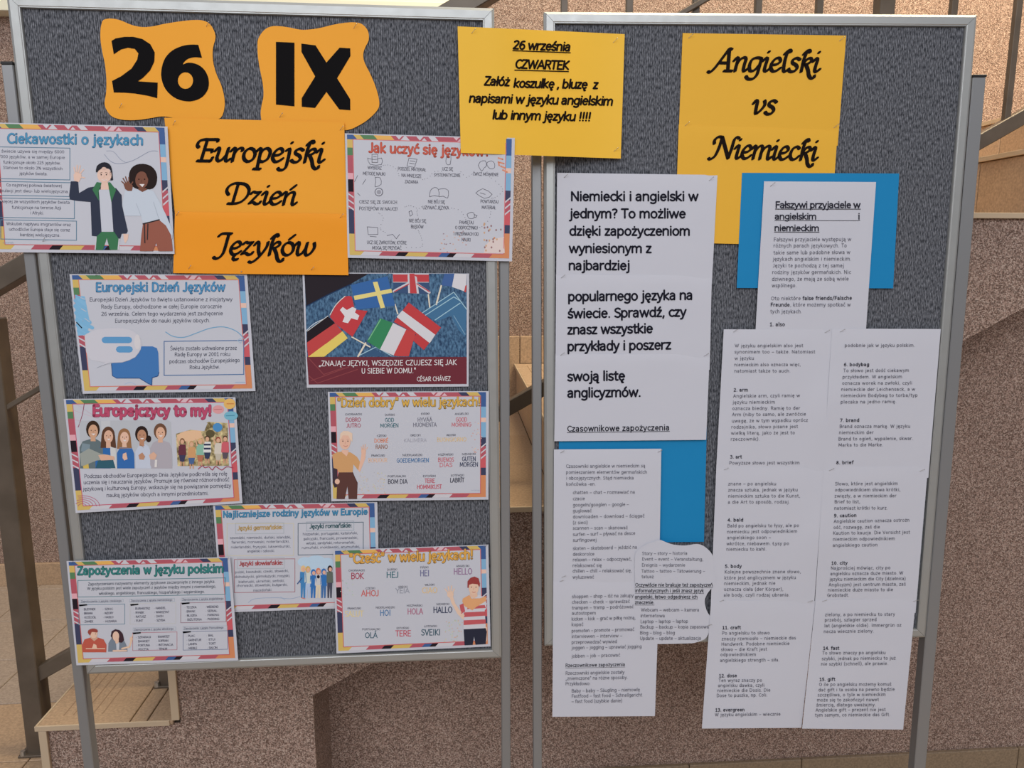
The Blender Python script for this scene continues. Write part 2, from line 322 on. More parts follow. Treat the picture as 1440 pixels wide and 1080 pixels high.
C['D'] = (7.6, [sm('0,3.6 -.9,5 -.6,6.8 1,8.1 3,8.3 5.4,7.8 6.9,6 6.8,3.4 5.2,1 3,.1 .4,0'), P('2.7,8 2,0')])
C['J'] = (4.6, [sm('-.2,7.2 1,8.2 4.2,8.2'), sm('3.3,8.1 3,4 2.6,.6 1.5,-1.2 .2,-1.6 -.6,-1.1')])
C['A'] = (7.0, [sm('-2,-.3 -1.2,-.5 .2,1 2,4.2 3.6,7.2 4.2,8.3 5.2,8.2'), P('4.3,8.2 5.3,0'), P('4,0 6.8,0'), P('1.6,3 4.9,3')])
C['N'] = (8.2, [sm('-2,-.2 -1.2,-.5 .3,.6 1.2,3.2 1.7,6 1.9,8.2'), sm('-.9,5.6 -1,7 .2,8.2 1.9,8.2'), P('1.9,8.2 6,0'), sm('6,0 6.7,4 7,7 7.8,8.2 8.9,7.9')])
C[' '] = (2.8, [])

def strip(pts, rad, out, nib=None, cap=True):
    """ribbon (list of polygons) along a pixel-space polyline; nib=(angle, thin/thick) for a broad pen"""
    if len(pts) < 2: return
    runs = [[pts[0]]]
    for i in range(1, len(pts)):
        if abs(pts[i][0] - pts[i - 1][0]) + abs(pts[i][1] - pts[i - 1][1]) < 1e-6: continue
        runs[-1].append(pts[i])
        if i < len(pts) - 1:
            ax, ay = pts[i][0] - pts[i - 1][0], pts[i][1] - pts[i - 1][1]; bx, by = pts[i + 1][0] - pts[i][0], pts[i + 1][1] - pts[i][1]
            la = math.hypot(ax, ay) or 1; lb = math.hypot(bx, by) or 1
            if (ax * bx + ay * by) / (la * lb) < .55: runs.append([pts[i]])
    def half(dx, dy):
        if not nib: return rad
        th = math.atan2(dy, dx) - nib[0]; return rad * math.sqrt(math.sin(th) ** 2 + (nib[1] * math.cos(th)) ** 2)
    for r in runs:
        if len(r) < 2: continue
        L = []; R = []
        for i, p in enumerate(r):
            a = r[max(i - 1, 0)]; b = r[min(i + 1, len(r) - 1)]; dx, dy = b[0] - a[0], b[1] - a[1]; d = math.hypot(dx, dy) or 1
            dx /= d; dy /= d; h = half(dx, dy); ext = 0
            if not cap: ext = (-h * .8 if i == 0 else (h * .8 if i == len(r) - 1 else 0))
            L.append((p[0] - dy * h + dx * ext, p[1] + dx * h + dy * ext)); R.append((p[0] + dy * h + dx * ext, p[1] - dx * h + dy * ext))
        for i in range(len(r) - 1): out.append([L[i], L[i + 1], R[i + 1], R[i]])
        if cap:
            n = 8
            for q in (r[0], r[-1]):
                poly = []
                for k in range(n):
                    t = 2 * math.pi * k / n
                    if nib:
                        ex, ey = rad * math.cos(t), rad * nib[1] * math.sin(t); c, s = math.cos(nib[0]), math.sin(nib[0])
                        poly.append((q[0] + ex * c - ey * s, q[1] + ex * s + ey * c))
                    else: poly.append((q[0] + rad * math.cos(t), q[1] + rad * math.sin(t)))
                out.append(poly)

class Print:
    """printed matter gathered as polygons in photo coordinates, then laid on the sheet"""
    def __init__(s, name, sheet): s.name = name; s.sheet = sheet; s.items = []; s.z = (0, 0, 1)
    def zoom(s, ox, oy, k): s.z = (ox, oy, 1.0 / k); return s
    def px(s, p): return (s.z[0] + p[0] * s.z[2], s.z[1] + p[1] * s.z[2])
    def pg(s, pts, c, lv=3, smooth=0):
        pts = P(pts) if isinstance(pts, str) else list(pts)
        if smooth: pts = sm(pts + [pts[0]], smooth)[:-1]
        s.items.append(([s.px(p) for p in pts], c, lv))
    def el(s, cx, cy, rx, ry, c, lv=3, rot=0, n=18):
        a = math.radians(rot)
        s.pg([(cx + rx * math.cos(t) * math.cos(a) - ry * math.sin(t) * math.sin(a), cy + rx * math.cos(t) * math.sin(a) + ry * math.sin(t) * math.cos(a)) for t in [2 * math.pi * i / n for i in range(n)]], c, lv)
    def ln(s, pts, wd, c, lv=3, smooth=0):
        pts = P(pts) if isinstance(pts, str) else list(pts)
        if smooth: pts = sm(pts, smooth)
        o = []; strip([s.px(p) for p in pts], wd * s.z[2] / 2, o, None, wd * s.z[2] > 2)
        for q in o: s.items.append((q, c, lv))
    def rect(s, x0, y0, x1, y1, wd, c, lv=3, sk=0.0):
        k = sk * (x1 - x0); s.ln([(x0, y0), (x1, y0 + k), (x1, y1 + k), (x0, y1), (x0, y0)], wd, c, lv)
    def tx(s, text, x0, y0, x1, y1, h, c=BLACK, wt=.45, lv=5, slant=0.0, font=G, nib=None, under=0, up=(0, -1), fit=True, space=0.0):
        """one line: baseline from (x0,y0) to (x1,y1), capital height h, in the zoom frame"""
        a = s.px((x0, y0)); b = s.px((x1, y1)); h = h * s.z[2]; u = h / (7.0 if font is G else 8.2)
        W = sum(font[ch][0] + space for ch in text) - space
        L = math.hypot(b[0] - a[0], b[1] - a[1]); ex = ((b[0] - a[0]) / L, (b[1] - a[1]) / L)
        k = L / W if fit else u; cx = 0; o = []; small = h < 8.5
        for ch in text:
            adv, st = font[ch]
            for q in st:
                if small and len(q) > 6: q = q[::2] + ([q[-1]] if len(q) % 2 == 0 else [])
                pp = []
                for (gx, gy) in q:
                    X = (cx + gx) * k + slant * gy * u; Y = gy * u
                    pp.append((a[0] + ex[0] * X + up[0] * Y, a[1] + ex[1] * X + up[1] * Y))
                strip(pp, wt * u, o, nib, not small)
            cx += adv + space
        for q in o: s.items.append((q, c, lv))
        if under:
            s.items_line(a, b, under * u, wt * u * .55, c, lv)
    def items_line(s, a, b, dy, r, c, lv):
        o = []; n = 6; strip([(a[0] + (b[0] - a[0]) * i / n, a[1] + (b[1] - a[1]) * i / n + dy) for i in range(n + 1)], r, o, None, False)
        for q in o: s.items.append((q, c, lv))
    def build(s):
        if not s.items: return
        vs = []; fs = []; fm = []; mats = []; mi = {}
        for poly, c, lv in s.items:
            m = ink(c)
            if m.name not in mi: mi[m.name] = len(mats); mats.append(m)
            xs = [p[0] for p in poly]; ys = [p[1] for p in poly]
            tris = [(poly[a], poly[b], poly[d]) for a, b, d in tessellate_polygon([[Vector((p[0], p[1], 0)) for p in poly]])] if len(poly) > 4 or max(xs) - min(xs) > 26 or max(ys) - min(ys) > 26 else None
            off = .00022 + lv * .00010
            if tris is None:
                b0 = len(vs)
                for p in poly: vs.append(s.sheet.point(p, off))
                fs.append(tuple(range(b0, len(vs)))); fm.append(mi[m.name]); continue
            idx = {}
            def vid(p):
                k = (round(p[0], 3), round(p[1], 3))
                if k not in idx: idx[k] = len(vs); vs.append(s.sheet.point(p, off))
                return idx[k]
            stack = list(tris)
            while stack:
                t = stack.pop(); e = [(math.hypot(t[i][0] - t[(i + 1) % 3][0], t[i][1] - t[(i + 1) % 3][1]), i) for i in range(3)]; L, i = max(e)
                if L > 34:
                    a, b, d = t[i], t[(i + 1) % 3], t[(i + 2) % 3]; m_ = ((a[0] + b[0]) / 2, (a[1] + b[1]) / 2)
                    stack += [(a, m_, d), (m_, b, d)]
                else: fs.append((vid(t[0]), vid(t[1]), vid(t[2]))); fm.append(mi[m.name])
        me = mesh(s.name, vs, fs, mats, fm); o = link(s.name, me, s.sheet.obj)
        if s.name.startswith('printed'): o['kind'] = 'stuff'
        return o

def homog(src, dst):
    A = [];
    for (x, y), (u, v) in zip(src, dst):
        A.append([x, y, 1, 0, 0, 0, -u * x, -u * y, u]); A.append([0, 0, 0, x, y, 1, -v * x, -v * y, v])
    n = 8
    for i in range(n):
        p = max(range(i, n), key=lambda r: abs(A[r][i])); A[i], A[p] = A[p], A[i]
        for r in range(n):
            if r != i:
                f = A[r][i] / A[i][i]
                for c in range(i, n + 1): A[r][c] -= f * A[i][c]
    h = [A[i][n] / A[i][i] for i in range(n)] + [1]
    return lambda x, y: ((h[0] * x + h[1] * y + h[2]) / (h[6] * x + h[7] * y + h[8]), (h[3] * x + h[4] * y + h[5]) / (h[6] * x + h[7] * y + h[8]))
UNIT = [(0, 0), (1, 0), (1, 1), (0, 1)]
PINS = []
class Sheet:
    """one sheet of paper: corners TL TR BR BL on its board, base lift in millimetres, curls [(u, v, mm, radius)]"""
    def __init__(s, name, label, cat, board, corners, lift, m, curls=(), wave=.6, outline=None, group=None, pins=(), short='', nx=18, ny=22):
        s.board = board; s.c = corners; s.lift = lift; s.curls = curls; s.wave = wave; s.roll = 1.1 if m in (WHITE, YELLOW2, ORANGE2) and outline is None and cat == 'paper' else 0
        s.to_uv = homog(corners, UNIT); s.to_px = homog(UNIT, corners); s.ph = random.uniform(0, 6)
        th = .00022; vs = []; fs = []
        if outline is None:
            for side in (0, 1):
                for j in range(ny + 1):
                    for i in range(nx + 1): vs.append(s.point(s.to_px(i / nx, j / ny), 0 if side == 0 else -th))
            N = (nx + 1) * (ny + 1)
            q = lambda i, j: j * (nx + 1) + i
            for j in range(ny):
                for i in range(nx):
                    a, b, c, d = q(i, j), q(i, j + 1), q(i + 1, j + 1), q(i + 1, j)
                    fs.append((a, b, c, d)); fs.append((N + a, N + d, N + c, N + b))
            ring = [q(i, 0) for i in range(nx + 1)] + [q(nx, j) for j in range(1, ny + 1)] + [q(i, ny) for i in range(nx - 1, -1, -1)] + [q(0, j) for j in range(ny - 1, 0, -1)]
            R0 = len(vs); L = len(ring); vs += [vs[i].copy() for i in ring] + [vs[N + i].copy() for i in ring]
            for i in range(L): fs.append((R0 + i, R0 + (i + 1) % L, R0 + L + (i + 1) % L, R0 + L + i))
        else:
            n = len(outline)
            for side in (0, 1):
                for p in outline: vs.append(s.point(p, 0 if side == 0 else -th))
            for t in tessellate_polygon([[Vector((p[0], p[1], 0)) for p in outline]]):
                fs.append(tuple(t)); fs.append(tuple(n + i for i in reversed(t)))
            for i in range(n): fs.append((i, (i + 1) % n, n + (i + 1) % n, n + i))
        cx = sum(p[0] for p in corners) / 4; cy = sum(p[1] for p in corners) / 4
        o = s.board.at(cx, cy, lift / 1000); me = mesh(name, [v - o for v in vs], fs, [m], None, outline is None)
        s.obj = link(name, me); s.obj.location = o; bpy.context.view_layer.update()
        tag(s.obj, label, cat, group)
        s.text = Print('printed_text', s); s.art = Print('printed_picture', s); s.border = Print('printed_border', s)
        for p in pins: PINS.append((s, p, short or label))
    def point(s, p, off=0.0):
        u, v = s.to_uv(*p); z = s.lift + s.wave * (math.sin(5.1 * u + s.ph) * math.cos(4.3 * v + s.ph * .7)) * .5
        z += s.roll * (1 - math.exp(-max(v, 0) / .05)) - s.roll * .5 * math.exp(-((u - .04) ** 2 + (v - .0) ** 2) / .012) - s.roll * .5 * math.exp(-((u - .96) ** 2 + v ** 2) / .012)
        for cu, cv, amp, r in s.curls: z += amp * math.exp(-((u - cu) ** 2 + (v - cv) ** 2) / (r * r))
        return s.board.at(p[0], p[1], z / 1000 + off)
    def zoom(s, ox, oy, k): s.text.zoom(ox, oy, k); s.art.zoom(ox, oy, k); return s
    def done(s): s.border.build(); s.art.build(); s.text.build()

# ================================================================== THE SETTING
YAW = 0.0749
E_ = Vector((math.cos(YAW), math.sin(YAW), 0)); T_ = Vector((-math.sin(YAW), math.cos(YAW), 0)); Z_ = Vector((0, 0, 1)); O_ = Vector((0, 1.657, 0))
def S(s, t, z): return O_ + E_ * s + T_ * t + Z_ * z
def sbox(name, s0, s1, t0, t1, z0, z1, m, parent=None, bev=.0015): return bevbox(name, S(s0, t0, z0), E_ * (s1 - s0), T_ * (t1 - t0), Z_ * (z1 - z0), m, parent, bev)
def structure(o): o['kind'] = 'structure'; return o
G_, H_ = .30, .1667
S0 = -1.082; ZA = .5; LAND = .3333; WT = 1.17; NST = 10

fl = link('floor', mesh('floor', [(-6, -5, 0), (6, -5, 0), (6, 5, 0), (-6, 5, 0), (-6, -5, -.1), (6, -5, -.1), (6, 5, -.1), (-6, 5, -.1)], [(0, 1, 2, 3), (7, 6, 5, 4), (0, 4, 5, 1), (1, 5, 6, 2), (2, 6, 7, 3), (3, 7, 4, 0)], [tile_g])); structure(fl)

# back wall of the stairwell, with the opening of the window
WS0, WS1, WZ0, WZ1 = -3.4, -.12, 2.40, 3.5
vs = []; fs = []
def wallbox(s0, s1, z0, z1):
    v, f = boxv(S(s0, WT, z0), E_ * (s1 - s0), T_ * .2, Z_ * (z1 - z0)); b = len(vs); vs.extend(v); fs.extend([tuple(b + i for i in q) for q in f])
wallbox(-4.6, WS0, 0, 4.4); wallbox(WS1, 5.2, 0, 4.4); wallbox(WS0, WS1, 0, WZ0); wallbox(WS0, WS1, WZ1, 4.4)
wb = structure(link('wall_back', mesh('wall_back', vs, fs, [plaster])))
win = bpy.data.objects.new('window_1', None); COL.objects.link(win); win.location = S(-1.7, WT, WZ0); structure(win); bpy.context.view_layer.update()
sbox('window_frame', WS0, WS1, WT - .02, WT + .06, WZ0 + .03, WZ0 + .26, cream, win)
sbox('window_frame', WS0, WS1, WT - .02, WT + .06, WZ1 - .06, WZ1, cream, win)
for q in (WS0, -1.95, -1.3, WS1 - .06): sbox('window_frame', q, q + .06, WT - .02, WT + .06, WZ0 + .26, WZ1 - .06, cream, win)
sbox('window_sill', WS0 - .05, WS1 + .02, WT - .07, WT + .05, WZ0 - .03, WZ0 + .028, cream, win)
pane = mat('daylight_glass', (.8, .85, .8), .1); pane.node_tree.nodes['Principled BSDF'].inputs['Emission Color'].default_value = (.9, 1, .9, 1); pane.node_tree.nodes['Principled BSDF'].inputs['Emission Strength'].default_value = 1.3
sbox('window_pane', WS0 + .06, WS1 - .06, WT + .03, WT + .04, WZ0 + .26, WZ1 - .06, pane, win, 0)

# skirting tiles along the back wall: landing, then stepped with the flight
bb = bpy.data.objects.new('baseboard_back', None); COL.objects.link(bb); bb.location = S(-2, WT, LAND); structure(bb); bpy.context.view_layer.update()
for i in range(9): sbox('tile', -4.1 + .335 * i, -4.1 + .335 * i + .332, WT - .014, WT, LAND - .01, LAND + .085, random.choice([tile, tile_b]), bb)
for k in range(NST - 1):
    s = S0 + k * G_; z = ZA + k * H_
    sbox('tile', s, s + .118, WT - .014, WT, z, z + .105, tile_b, bb); sbox('tile', s + .121, s + G_ - .003, WT - .014, WT, z, z + .105 + (H_ if k < 4 else 0), tile_b, bb)

# staircase
st = empty('staircase', S(0, 0, 0), 'pink speckled staircase with tan tiled steps rising to the right behind the boards', 'staircase'); bpy.context.view_layer.update()
poly = [(-4.2, 0), (-4.2, LAND - .012), (S0, LAND - .012)]
for k in range(NST):
    s = S0 + k * G_; z = ZA + k * H_ - .012; poly += [(s, z), (s + G_, z)]
send = S0 + NST * G_; ZT = ZA + (NST - 1) * H_; poly += [(4.2, ZT - .012), (4.2, ZT - .21), (1.82, ZT - .21), (-.474, .801 - .545 * .474), (-.474, 0)]
n = len(poly); vs = [S(s, 0, z) for s, z in poly] + [S(s, WT - .001, z) for s, z in poly]
fs = [t for t in tessellate_polygon([[Vector((s, z, 0)) for s, z in poly]])]
fs = [tuple(t) for t in fs] + [tuple(n + i for i in reversed(t)) for t in fs] + [(i, (i + 1) % n, n + (i + 1) % n, n + i) for i in range(n)]
me = mesh('side_panel', vs, fs, [plaster, grout], None)
for p in me.polygons:
    if p.center[2] > .1 and (abs(p.normal[2]) > .9 or (abs(p.normal.dot(E_)) > .9 and p.center[2] > LAND)) : p.material_index = 1
bm = bmesh.new(); bm.from_mesh(me); bmesh.ops.recalc_face_normals(bm, faces=bm.faces[:]); bm.to_mesh(me); bm.free()
link('stair_body', me, st)
TT = [-.007, .35, .69, 1.03, WT - .015]
for k in range(NST):
    s = S0 + k * G_; z = ZA + k * H_; cuts = [(-.02, .185), (.188, .224), (.227, .285)] if k < 2 else [(-.02, .285)]
    for j in range(4):
        m = random.choice([tile, tile_b, tile])
        for a, b in cuts: sbox('tread_tile', s + a, s + b, TT[j], TT[j + 1] - .003, z - .012, z, m, st)
        sbox('riser_tile', s - .015, s, TT[j], TT[j + 1] - .003, z - H_ + .001, z - .013, random.choice([tile, tile_b]), st)
for j in range(4):
    for i in range(7): sbox('landing_tile', send - .012 + .335 * i, send - .012 + .335 * i + .332, TT[j], TT[j + 1] - .003, ZT - .012, ZT, tile, st)
for k in range(NST):
    s = S0 + k * G_; z = ZA + k * H_
    sbox('tread_nosing', s - .024, s - .0195, -.009, WT - .016, z - .012, z + .0005, trimm, st, .0005); sbox('edge_strip', s - .024, s + .278, -.0105, -.0065, z - .012, z + .0005, trimm, st, .0005)
    sbox('edge_strip', s - .0165, s + .001, -.0105, -.0065, z - H_ + .001, z - .0125, trimm, st, .0005)
groove = mat('tread_groove', (.30, .20, .125), .8)
for k in range(6):
    s = S0 + k * G_; z = ZA + k * H_; v = []; f = []
    for i in range(5):
        a = s + .02 + .022 * i; vv, ff = boxv(S(a, .03, z), E_ * .003, T_ * (WT - .1), Z_ * .0003); b = len(v); v += vv; f += [tuple(b + q for q in x) for x in ff]
    link('tread_groove', mesh('tread_groove', v, f, [groove]), st)
ls = [-1.20 - .259 * i for i in range(12)]; lt = [-.007, .105, .361, .604, .864, 1.117, WT - .015]
for i in range(-1, len(ls) - 1):
    a = ls[i + 1] if i >= 0 else ls[0]; b = ls[i] if i >= 0 else S0 - .017
    for j in range(6):
        sbox('landing_tile', a + .0015, b - .0015, lt[j] + .0015, lt[j + 1] - .0015, LAND - .012, LAND, (tile_g if j >= 2 else tile), st)

# recessed wall under the flight, its tiled skirting
RT = .2
pl = [(-.9, 0), (-.9, LAND - .1), (-.474, .50), (1.82, 1.79), (4.2, 1.79), (4.2, 0)]
vs = [S(s, RT, z) for s, z in pl] + [S(s, RT + .08, z) for s, z in pl]; k = len(pl)
structure(link('wall_under_stairs', mesh('wall_under_stairs', vs, [tuple(range(k)), tuple(range(2 * k - 1, k - 1, -1))] + [(i, i + k, (i + 1) % k + k, (i + 1) % k) for i in range(k)], [plaster])))
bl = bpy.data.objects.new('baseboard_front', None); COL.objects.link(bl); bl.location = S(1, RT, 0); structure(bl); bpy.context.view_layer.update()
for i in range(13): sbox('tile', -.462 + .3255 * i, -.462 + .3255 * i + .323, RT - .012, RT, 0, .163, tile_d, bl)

# railing
rl = empty('stair_railing', S(-1.19, .15, LAND), 'brown painted metal railing with slim balusters along the staircase edge', 'railing'); bpy.context.view_layer.update()
RTT = .15; SL = .560
def zb(s): return 1.2205 + SL * (s - .035)
def zm(s): return 1.234 + .570 * (s + 1.15)
def zh(s): return 1.533 + .575 * (s + 1.13)
def rail(name, s0, s1, zf, hh, dd, t=RTT):
    a = S(s0, t - dd / 2, zf(s0) - hh / 2); b = S(s1, t - dd / 2, zf(s1) - hh / 2)
    return bevbox(name, a, b - a, T_ * dd, Z_ * hh, brown, rl, .002)
rail('bottom_rail', -1.17, 1.70, zb, .040, .028); rail('middle_bar', -1.17, 1.70, zm, .014, .014, RTT - .012)
rail('handrail', -1.9, 1.70, zh, .05, .05, RTT + .01)
def post(s, z0, z1, wdt=.042, t=RTT):
    p = sbox('post', s - wdt / 2, s + wdt / 2, t - wdt / 2, t + wdt / 2, z0, z1, brown, rl, .002)
    b = sbox('base_plate', s - wdt * .85, s + wdt * .85, t - wdt * .75, t + wdt * .75, z0, z0 + .006, brown, p, .001)
    for q in (-1, 1):
        bm = bmesh.new(); bmesh.ops.create_cone(bm, cap_ends=True, segments=8, radius1=.007, radius2=.006, depth=.012, matrix=Matrix.Translation(S(s + q * wdt * .62, t - wdt * .62, z0 + .011)))
        me = bpy.data.meshes.new('bolt'); bm.to_mesh(me); bm.free(); me.materials.append(steel); link('bolt', me, p)
post(-1.19, LAND, 1.43, .046); sbox('handrail_bracket', -1.197, -1.183, RTT - .007, RTT + .007, 1.43, zh(-1.19), brown, rl, 0)
post(-.866, ZA, zh(-.866), .030); post(1.70, ZT, zh(1.70) + .02, .042); post(.885, ZA + 6 * H_, zh(.885), .036)
for s in [-.73, -.59, -.44, -.30, -.155, .13, .28, .435, .582, .728, 1.055, 1.215, 1.36, 1.51]:
    sbox('baluster', s - .0075, s + .0075, RTT - .0075, RTT + .0075, zb(s), zh(s) - .01, brown, rl, .001)

# ================================================================== DISPLAY BOARDS
def make_board(pl, corners, legs, label):
    TLp, TRp, BRp, BLp = [pl.at(x, y, .006) for x, y in corners]
    ctr = (BLp + BRp) / 2; root = empty('display_board', Vector((ctr.x, ctr.y, 0)), label, 'display board', 'felt display boards on aluminium legs'); bpy.context.view_layer.update()
    n = pl.n
    O = [TLp + n * .006, TRp + n * .006, BRp + n * .006, BLp + n * .006]   # on the felt plane
    prof = [(0, .014), (0, -.003), (.0045, -.006), (.0165, -.006), (.0175, -.0052), (.019, -.0052), (.0198, -.003), (.0198, .0), (.0198, .014)]
    def corner(i, ins, dep):
        p = O[i]; a = (O[(i + 1) % 4] - p).normalized(); b = (O[(i - 1) % 4] - p).normalized()
        sn = a.cross(b).length; return p + (a + b) * (ins / sn) + n * dep
    for i in range(4):
        j = (i + 1) % 4; v = [corner(i, a, d) for a, d in prof] + [corner(j, a, d) for a, d in prof]; m = len(prof)
        # a hair-thin mitre gap
        ax = (O[j] - O[i]).normalized(); v = [p + ax * .0003 for p in v[:m]] + [p - ax * .0003 for p in v[m:]]
        f = [(q, (q + 1) % m, m + (q + 1) % m, m + q) for q in range(m)] + [tuple(range(m - 1, -1, -1)), tuple(range(m, 2 * m))]
        link('frame_rail', mesh('frame_rail', v, f, [alu]), root)
    v = [corner(i, .012, 0) for i in range(4)] + [corner(i, .012, .012) for i in range(4)]
    # felt mesh in board coordinates so the ribs run straight
    ex = (O[1] - O[0]).normalized(); ey = -n.cross(ex).normalized();
    if ey.z < 0: ey = -ey
    M = Matrix((ex, ey, -n)).transposed().to_4x4(); M.translation = O[3]
    Mi = M.inverted(); me = mesh('felt_panel', [Mi @ p for p in v], [(3, 2, 1, 0), (4, 5, 6, 7), (0, 1, 5, 4), (1, 2, 6, 5), (2, 3, 7, 6), (3, 0, 4, 7)], [felt])
    o = bpy.data.objects.new('felt_panel', me); COL.objects.link(o); o.parent = root; o.matrix_parent_inverse = Matrix.Translation(-root.location); o.matrix_basis = M
    for (x0, x1, y, bx) in legs:
        a = pl.at(x0, y, .001); b = pl.at(x1, y, .001); c = pl.at(bx, 1080, .001); d = (c - a).normalized(); c = a + d * ((a.z - .012) / -d.z)
        lg = bevbox('leg', a, b - a, c - a, n * .024, alu_leg, root, .0015)
        bevbox('leg_cap', a - d * .004 - (b - a) * .02 - n * .001, (b - a) * 1.04, d * .0045, n * .026, plastic, lg, .0006)
        fo = bevbox('foot', Vector((c.x, c.y, 0)) - n.xy.to_3d() * .22, (b - a), n.xy.to_3d() * .46, Vector((0, 0, .022)), alu_leg, root, .003)
    for (x, y, s) in ((legs[0][1], 500, 1), (legs[1][0], 500, -1)): pass
    return root
make_board(LB, [(7.5, -9), (695, 11), (705.5, 926), (121.5, 949)], [(1, 18, 90, 117.5), (701.0, 715.5, 102, 706)], 'left-hand grey felt board headed 26 IX in a grey aluminium frame')
make_board(RB, [(765, 16), (1375, 20.5), (1302, 897), (766, 909)], [(747.5, 761.5, 102, 750), (1368.5, 1387, 108, 1286)], 'right-hand grey felt board under the yellow heading about English and German')

# ================================================================== PAPERS ON THE LEFT BOARD
RED_ = (180, 82, 96); YEL_ = (206, 174, 88); GRN_ = (82, 128, 84); BLU_ = (58, 92, 150); LBL_ = (120, 170, 205); WHT_ = (196, 194, 200); NVY_ = (58, 62, 92); ORG_ = (210, 130, 84); PCH_ = (226, 186, 168); BLK_ = (40, 32, 40); PNK_ = (222, 160, 170)
PANEL = (188, 190, 199)
def flag_border(sh, line=(200, 96, 96)):
    """the band of flag fragments that runs round every poster, in sheet fractions"""
    B = sh.border; f = sh.to_px; bx, by = .034, .036
    def quad(a, b, c, d, col, lv=1): B.items.append(([f(*a), f(*b), f(*c), f(*d)], col, lv))
    def hor(segs, y0, y1, down):
        for i, (u0, u1, col) in enumerate(segs):
            sk = .012 if i else 0; se = .012 if i < len(segs) - 1 else 0
            if down: quad((u0 - sk, y0), (u1 - se, y0), (u1 + se, y1), (u0 + sk, y1), col)
            else: quad((u0 + sk, y0), (u1 + se, y0), (u1 - se, y1), (u0 - sk, y1), col)
    X0, X1, Y0, Y1 = .012, .982, .009, .976
    hor([(X0, .06, BLU_), (.06, .10, YEL_), (.10, .18, GRN_), (.18, .28, (226, 170, 80)), (.28, .31, RED_), (.31, .37, WHT_), (.37, .43, RED_), (.43, .47, WHT_), (.47, .50, RED_), (.50, .54, WHT_), (.54, .65, RED_), (.65, .73, (214, 176, 184)), (.73, .82, RED_), (.82, .87, NVY_), (.87, .94, YEL_), (.94, X1, BLU_)], Y0, Y0 + by, True)
    hor([(X0, .09, YEL_), (.09, .20, WHT_), (.20, .30, RED_), (.30, .36, BLK_), (.36, .48, YEL_), (.48, .56, RED_), (.56, .61, BLU_), (.61, .65, BLK_), (.65, .76, WHT_), (.76, .87, RED_), (.87, X1, ORG_)], Y1 - by, Y1, False)
    def ver(segs, x0, x1):
        for i, (v0, v1, col) in enumerate(segs):
            quad((x0, v0), (x1, v0), (x1, v1), (x0, v1), col)
    ver([(Y0 + by, .11, YEL_), (.11, .17, GRN_), (.17, .31, RED_), (.31, .36, PNK_), (.36, .46, BLK_), (.46, .60, RED_), (.60, .80, NVY_), (.80, Y1 - by, YEL_)], X0, X0 + bx)
    ver([(Y0 + by, .14, BLU_), (.14, .24, LBL_), (.24, .28, PCH_), (.28, .42, LBL_), (.42, .50, NVY_), (.50, .60, RED_), (.60, .70, (206, 84, 92)), (.70, .77, NVY_), (.77, Y1 - by, ORG_)], X1 - bx, X1)
    for v0 in (.47, .52, .57):
        quad((X0, v0), (X0 + bx, v0 + .03), (X0 + bx, v0 + .045), (X0, v0 + .012), WHT_, 2); quad((X1 - bx, v0 + .04), (X1, v0), (X1, v0 + .014), (X1 - bx, v0 + .055), WHT_, 2)
    for u0 in (.335, .46, .67, .715):
        quad((u0, Y0), (u0 + .012, Y0), (u0 - .012, Y0 + by), (u0 - .024, Y0 + by), RED_, 2)
    a, b, c, d = X0 + bx, X1 - bx, Y0 + by, Y1 - by
    o = []; pts = [f(a, c), f(b, c), f(b, d), f(a, d), f(a, c)]; strip(pts, .5, o, None, False)
    quad((a, c), (b, c), (b, d), (a, d), PANEL, 3)
    for q in o: B.items.append((q, line, 4))
DK = (58, 62, 88)
def body(p, rows, h, c=DK, wt=.36, lv=6, space=.25):
    for (t, x0, x1, y0, y1) in rows: p.tx(t, x0, y0, x1, y1, h, c, wt, lv, space=space)
def title(p, t, x0, y0, x1, y1, h, c, dark, wt=.64, space=.55):
    p.tx(t, x0, y0, x1, y1, h, dark, wt + .22, 5, space=space); p.tx(t, x0, y0 - 1.5, x1, y1 - 1.5, h, c, wt - .02, 6, space=space)
ob = lambda k: [(k[0], k[1]), (k[2], k[3])]
LG = 'language day posters pinned to the left board'

# --- number badges
bd = [(575, 120), (590, 108), (630, 104), (680, 115), (740, 140), (800, 152), (860, 148), (920, 135), (1000, 122), (1080, 113), (1140, 115), (1180, 135), (1205, 175), (1212, 215), (1198, 270), (1198, 340), (1215, 410), (1245, 480), (1262, 550), (1262, 610), (1240, 664), (1180, 676), (1090, 680), (1000, 668), (920, 655), (860, 662), (800, 672), (740, 676), (680, 672), (630, 655), (600, 620), (588, 580), (597, 520), (598, 440), (590, 360), (575, 290), (565, 220), (566, 160)]
bdp = sm([(x / 4, y / 4) for x, y in bd + [bd[0]]], 3)[:-1]
sh = Sheet('number_badge', 'wavy-edged orange paper badge with a big black 26', 'paper badge', LB, [(141, 26), (303, 26), (316, 170), (141, 170)], 2.0, ORANGE, wave=0, outline=bdp, pins=[(290, 37), (168, 152)], short='orange badge reading 26')
def part(sh, name, z):
    q = Print(name, sh); q.zoom(*z); return q
q1 = part(sh, 'numeral', (0, 0, 4)); q2 = part(sh, 'numeral', (0, 0, 4))
q1.pg('627,230 650,216 700,207 750,207 800,219 845,248 870,295 868,345 845,395 805,437 775,457 887,465 884,552 830,538 760,526 700,521 640,520 630,455 680,430 740,385 772,335 778,300 758,275 720,268 680,278 640,305', BLACK)
o6 = sm(P('1115,252 1136,325') , 2)[:-1] + sm(P('1136,325 1090,322 1050,335 1028,362 1060,352 1110,362 1150,393 1173,445 1170,500 1138,545 1085,568 1030,567 975,545 930,500 908,440 910,380 930,325 968,285 1020,260 1070,251 1115,252'), 3)[:-1]
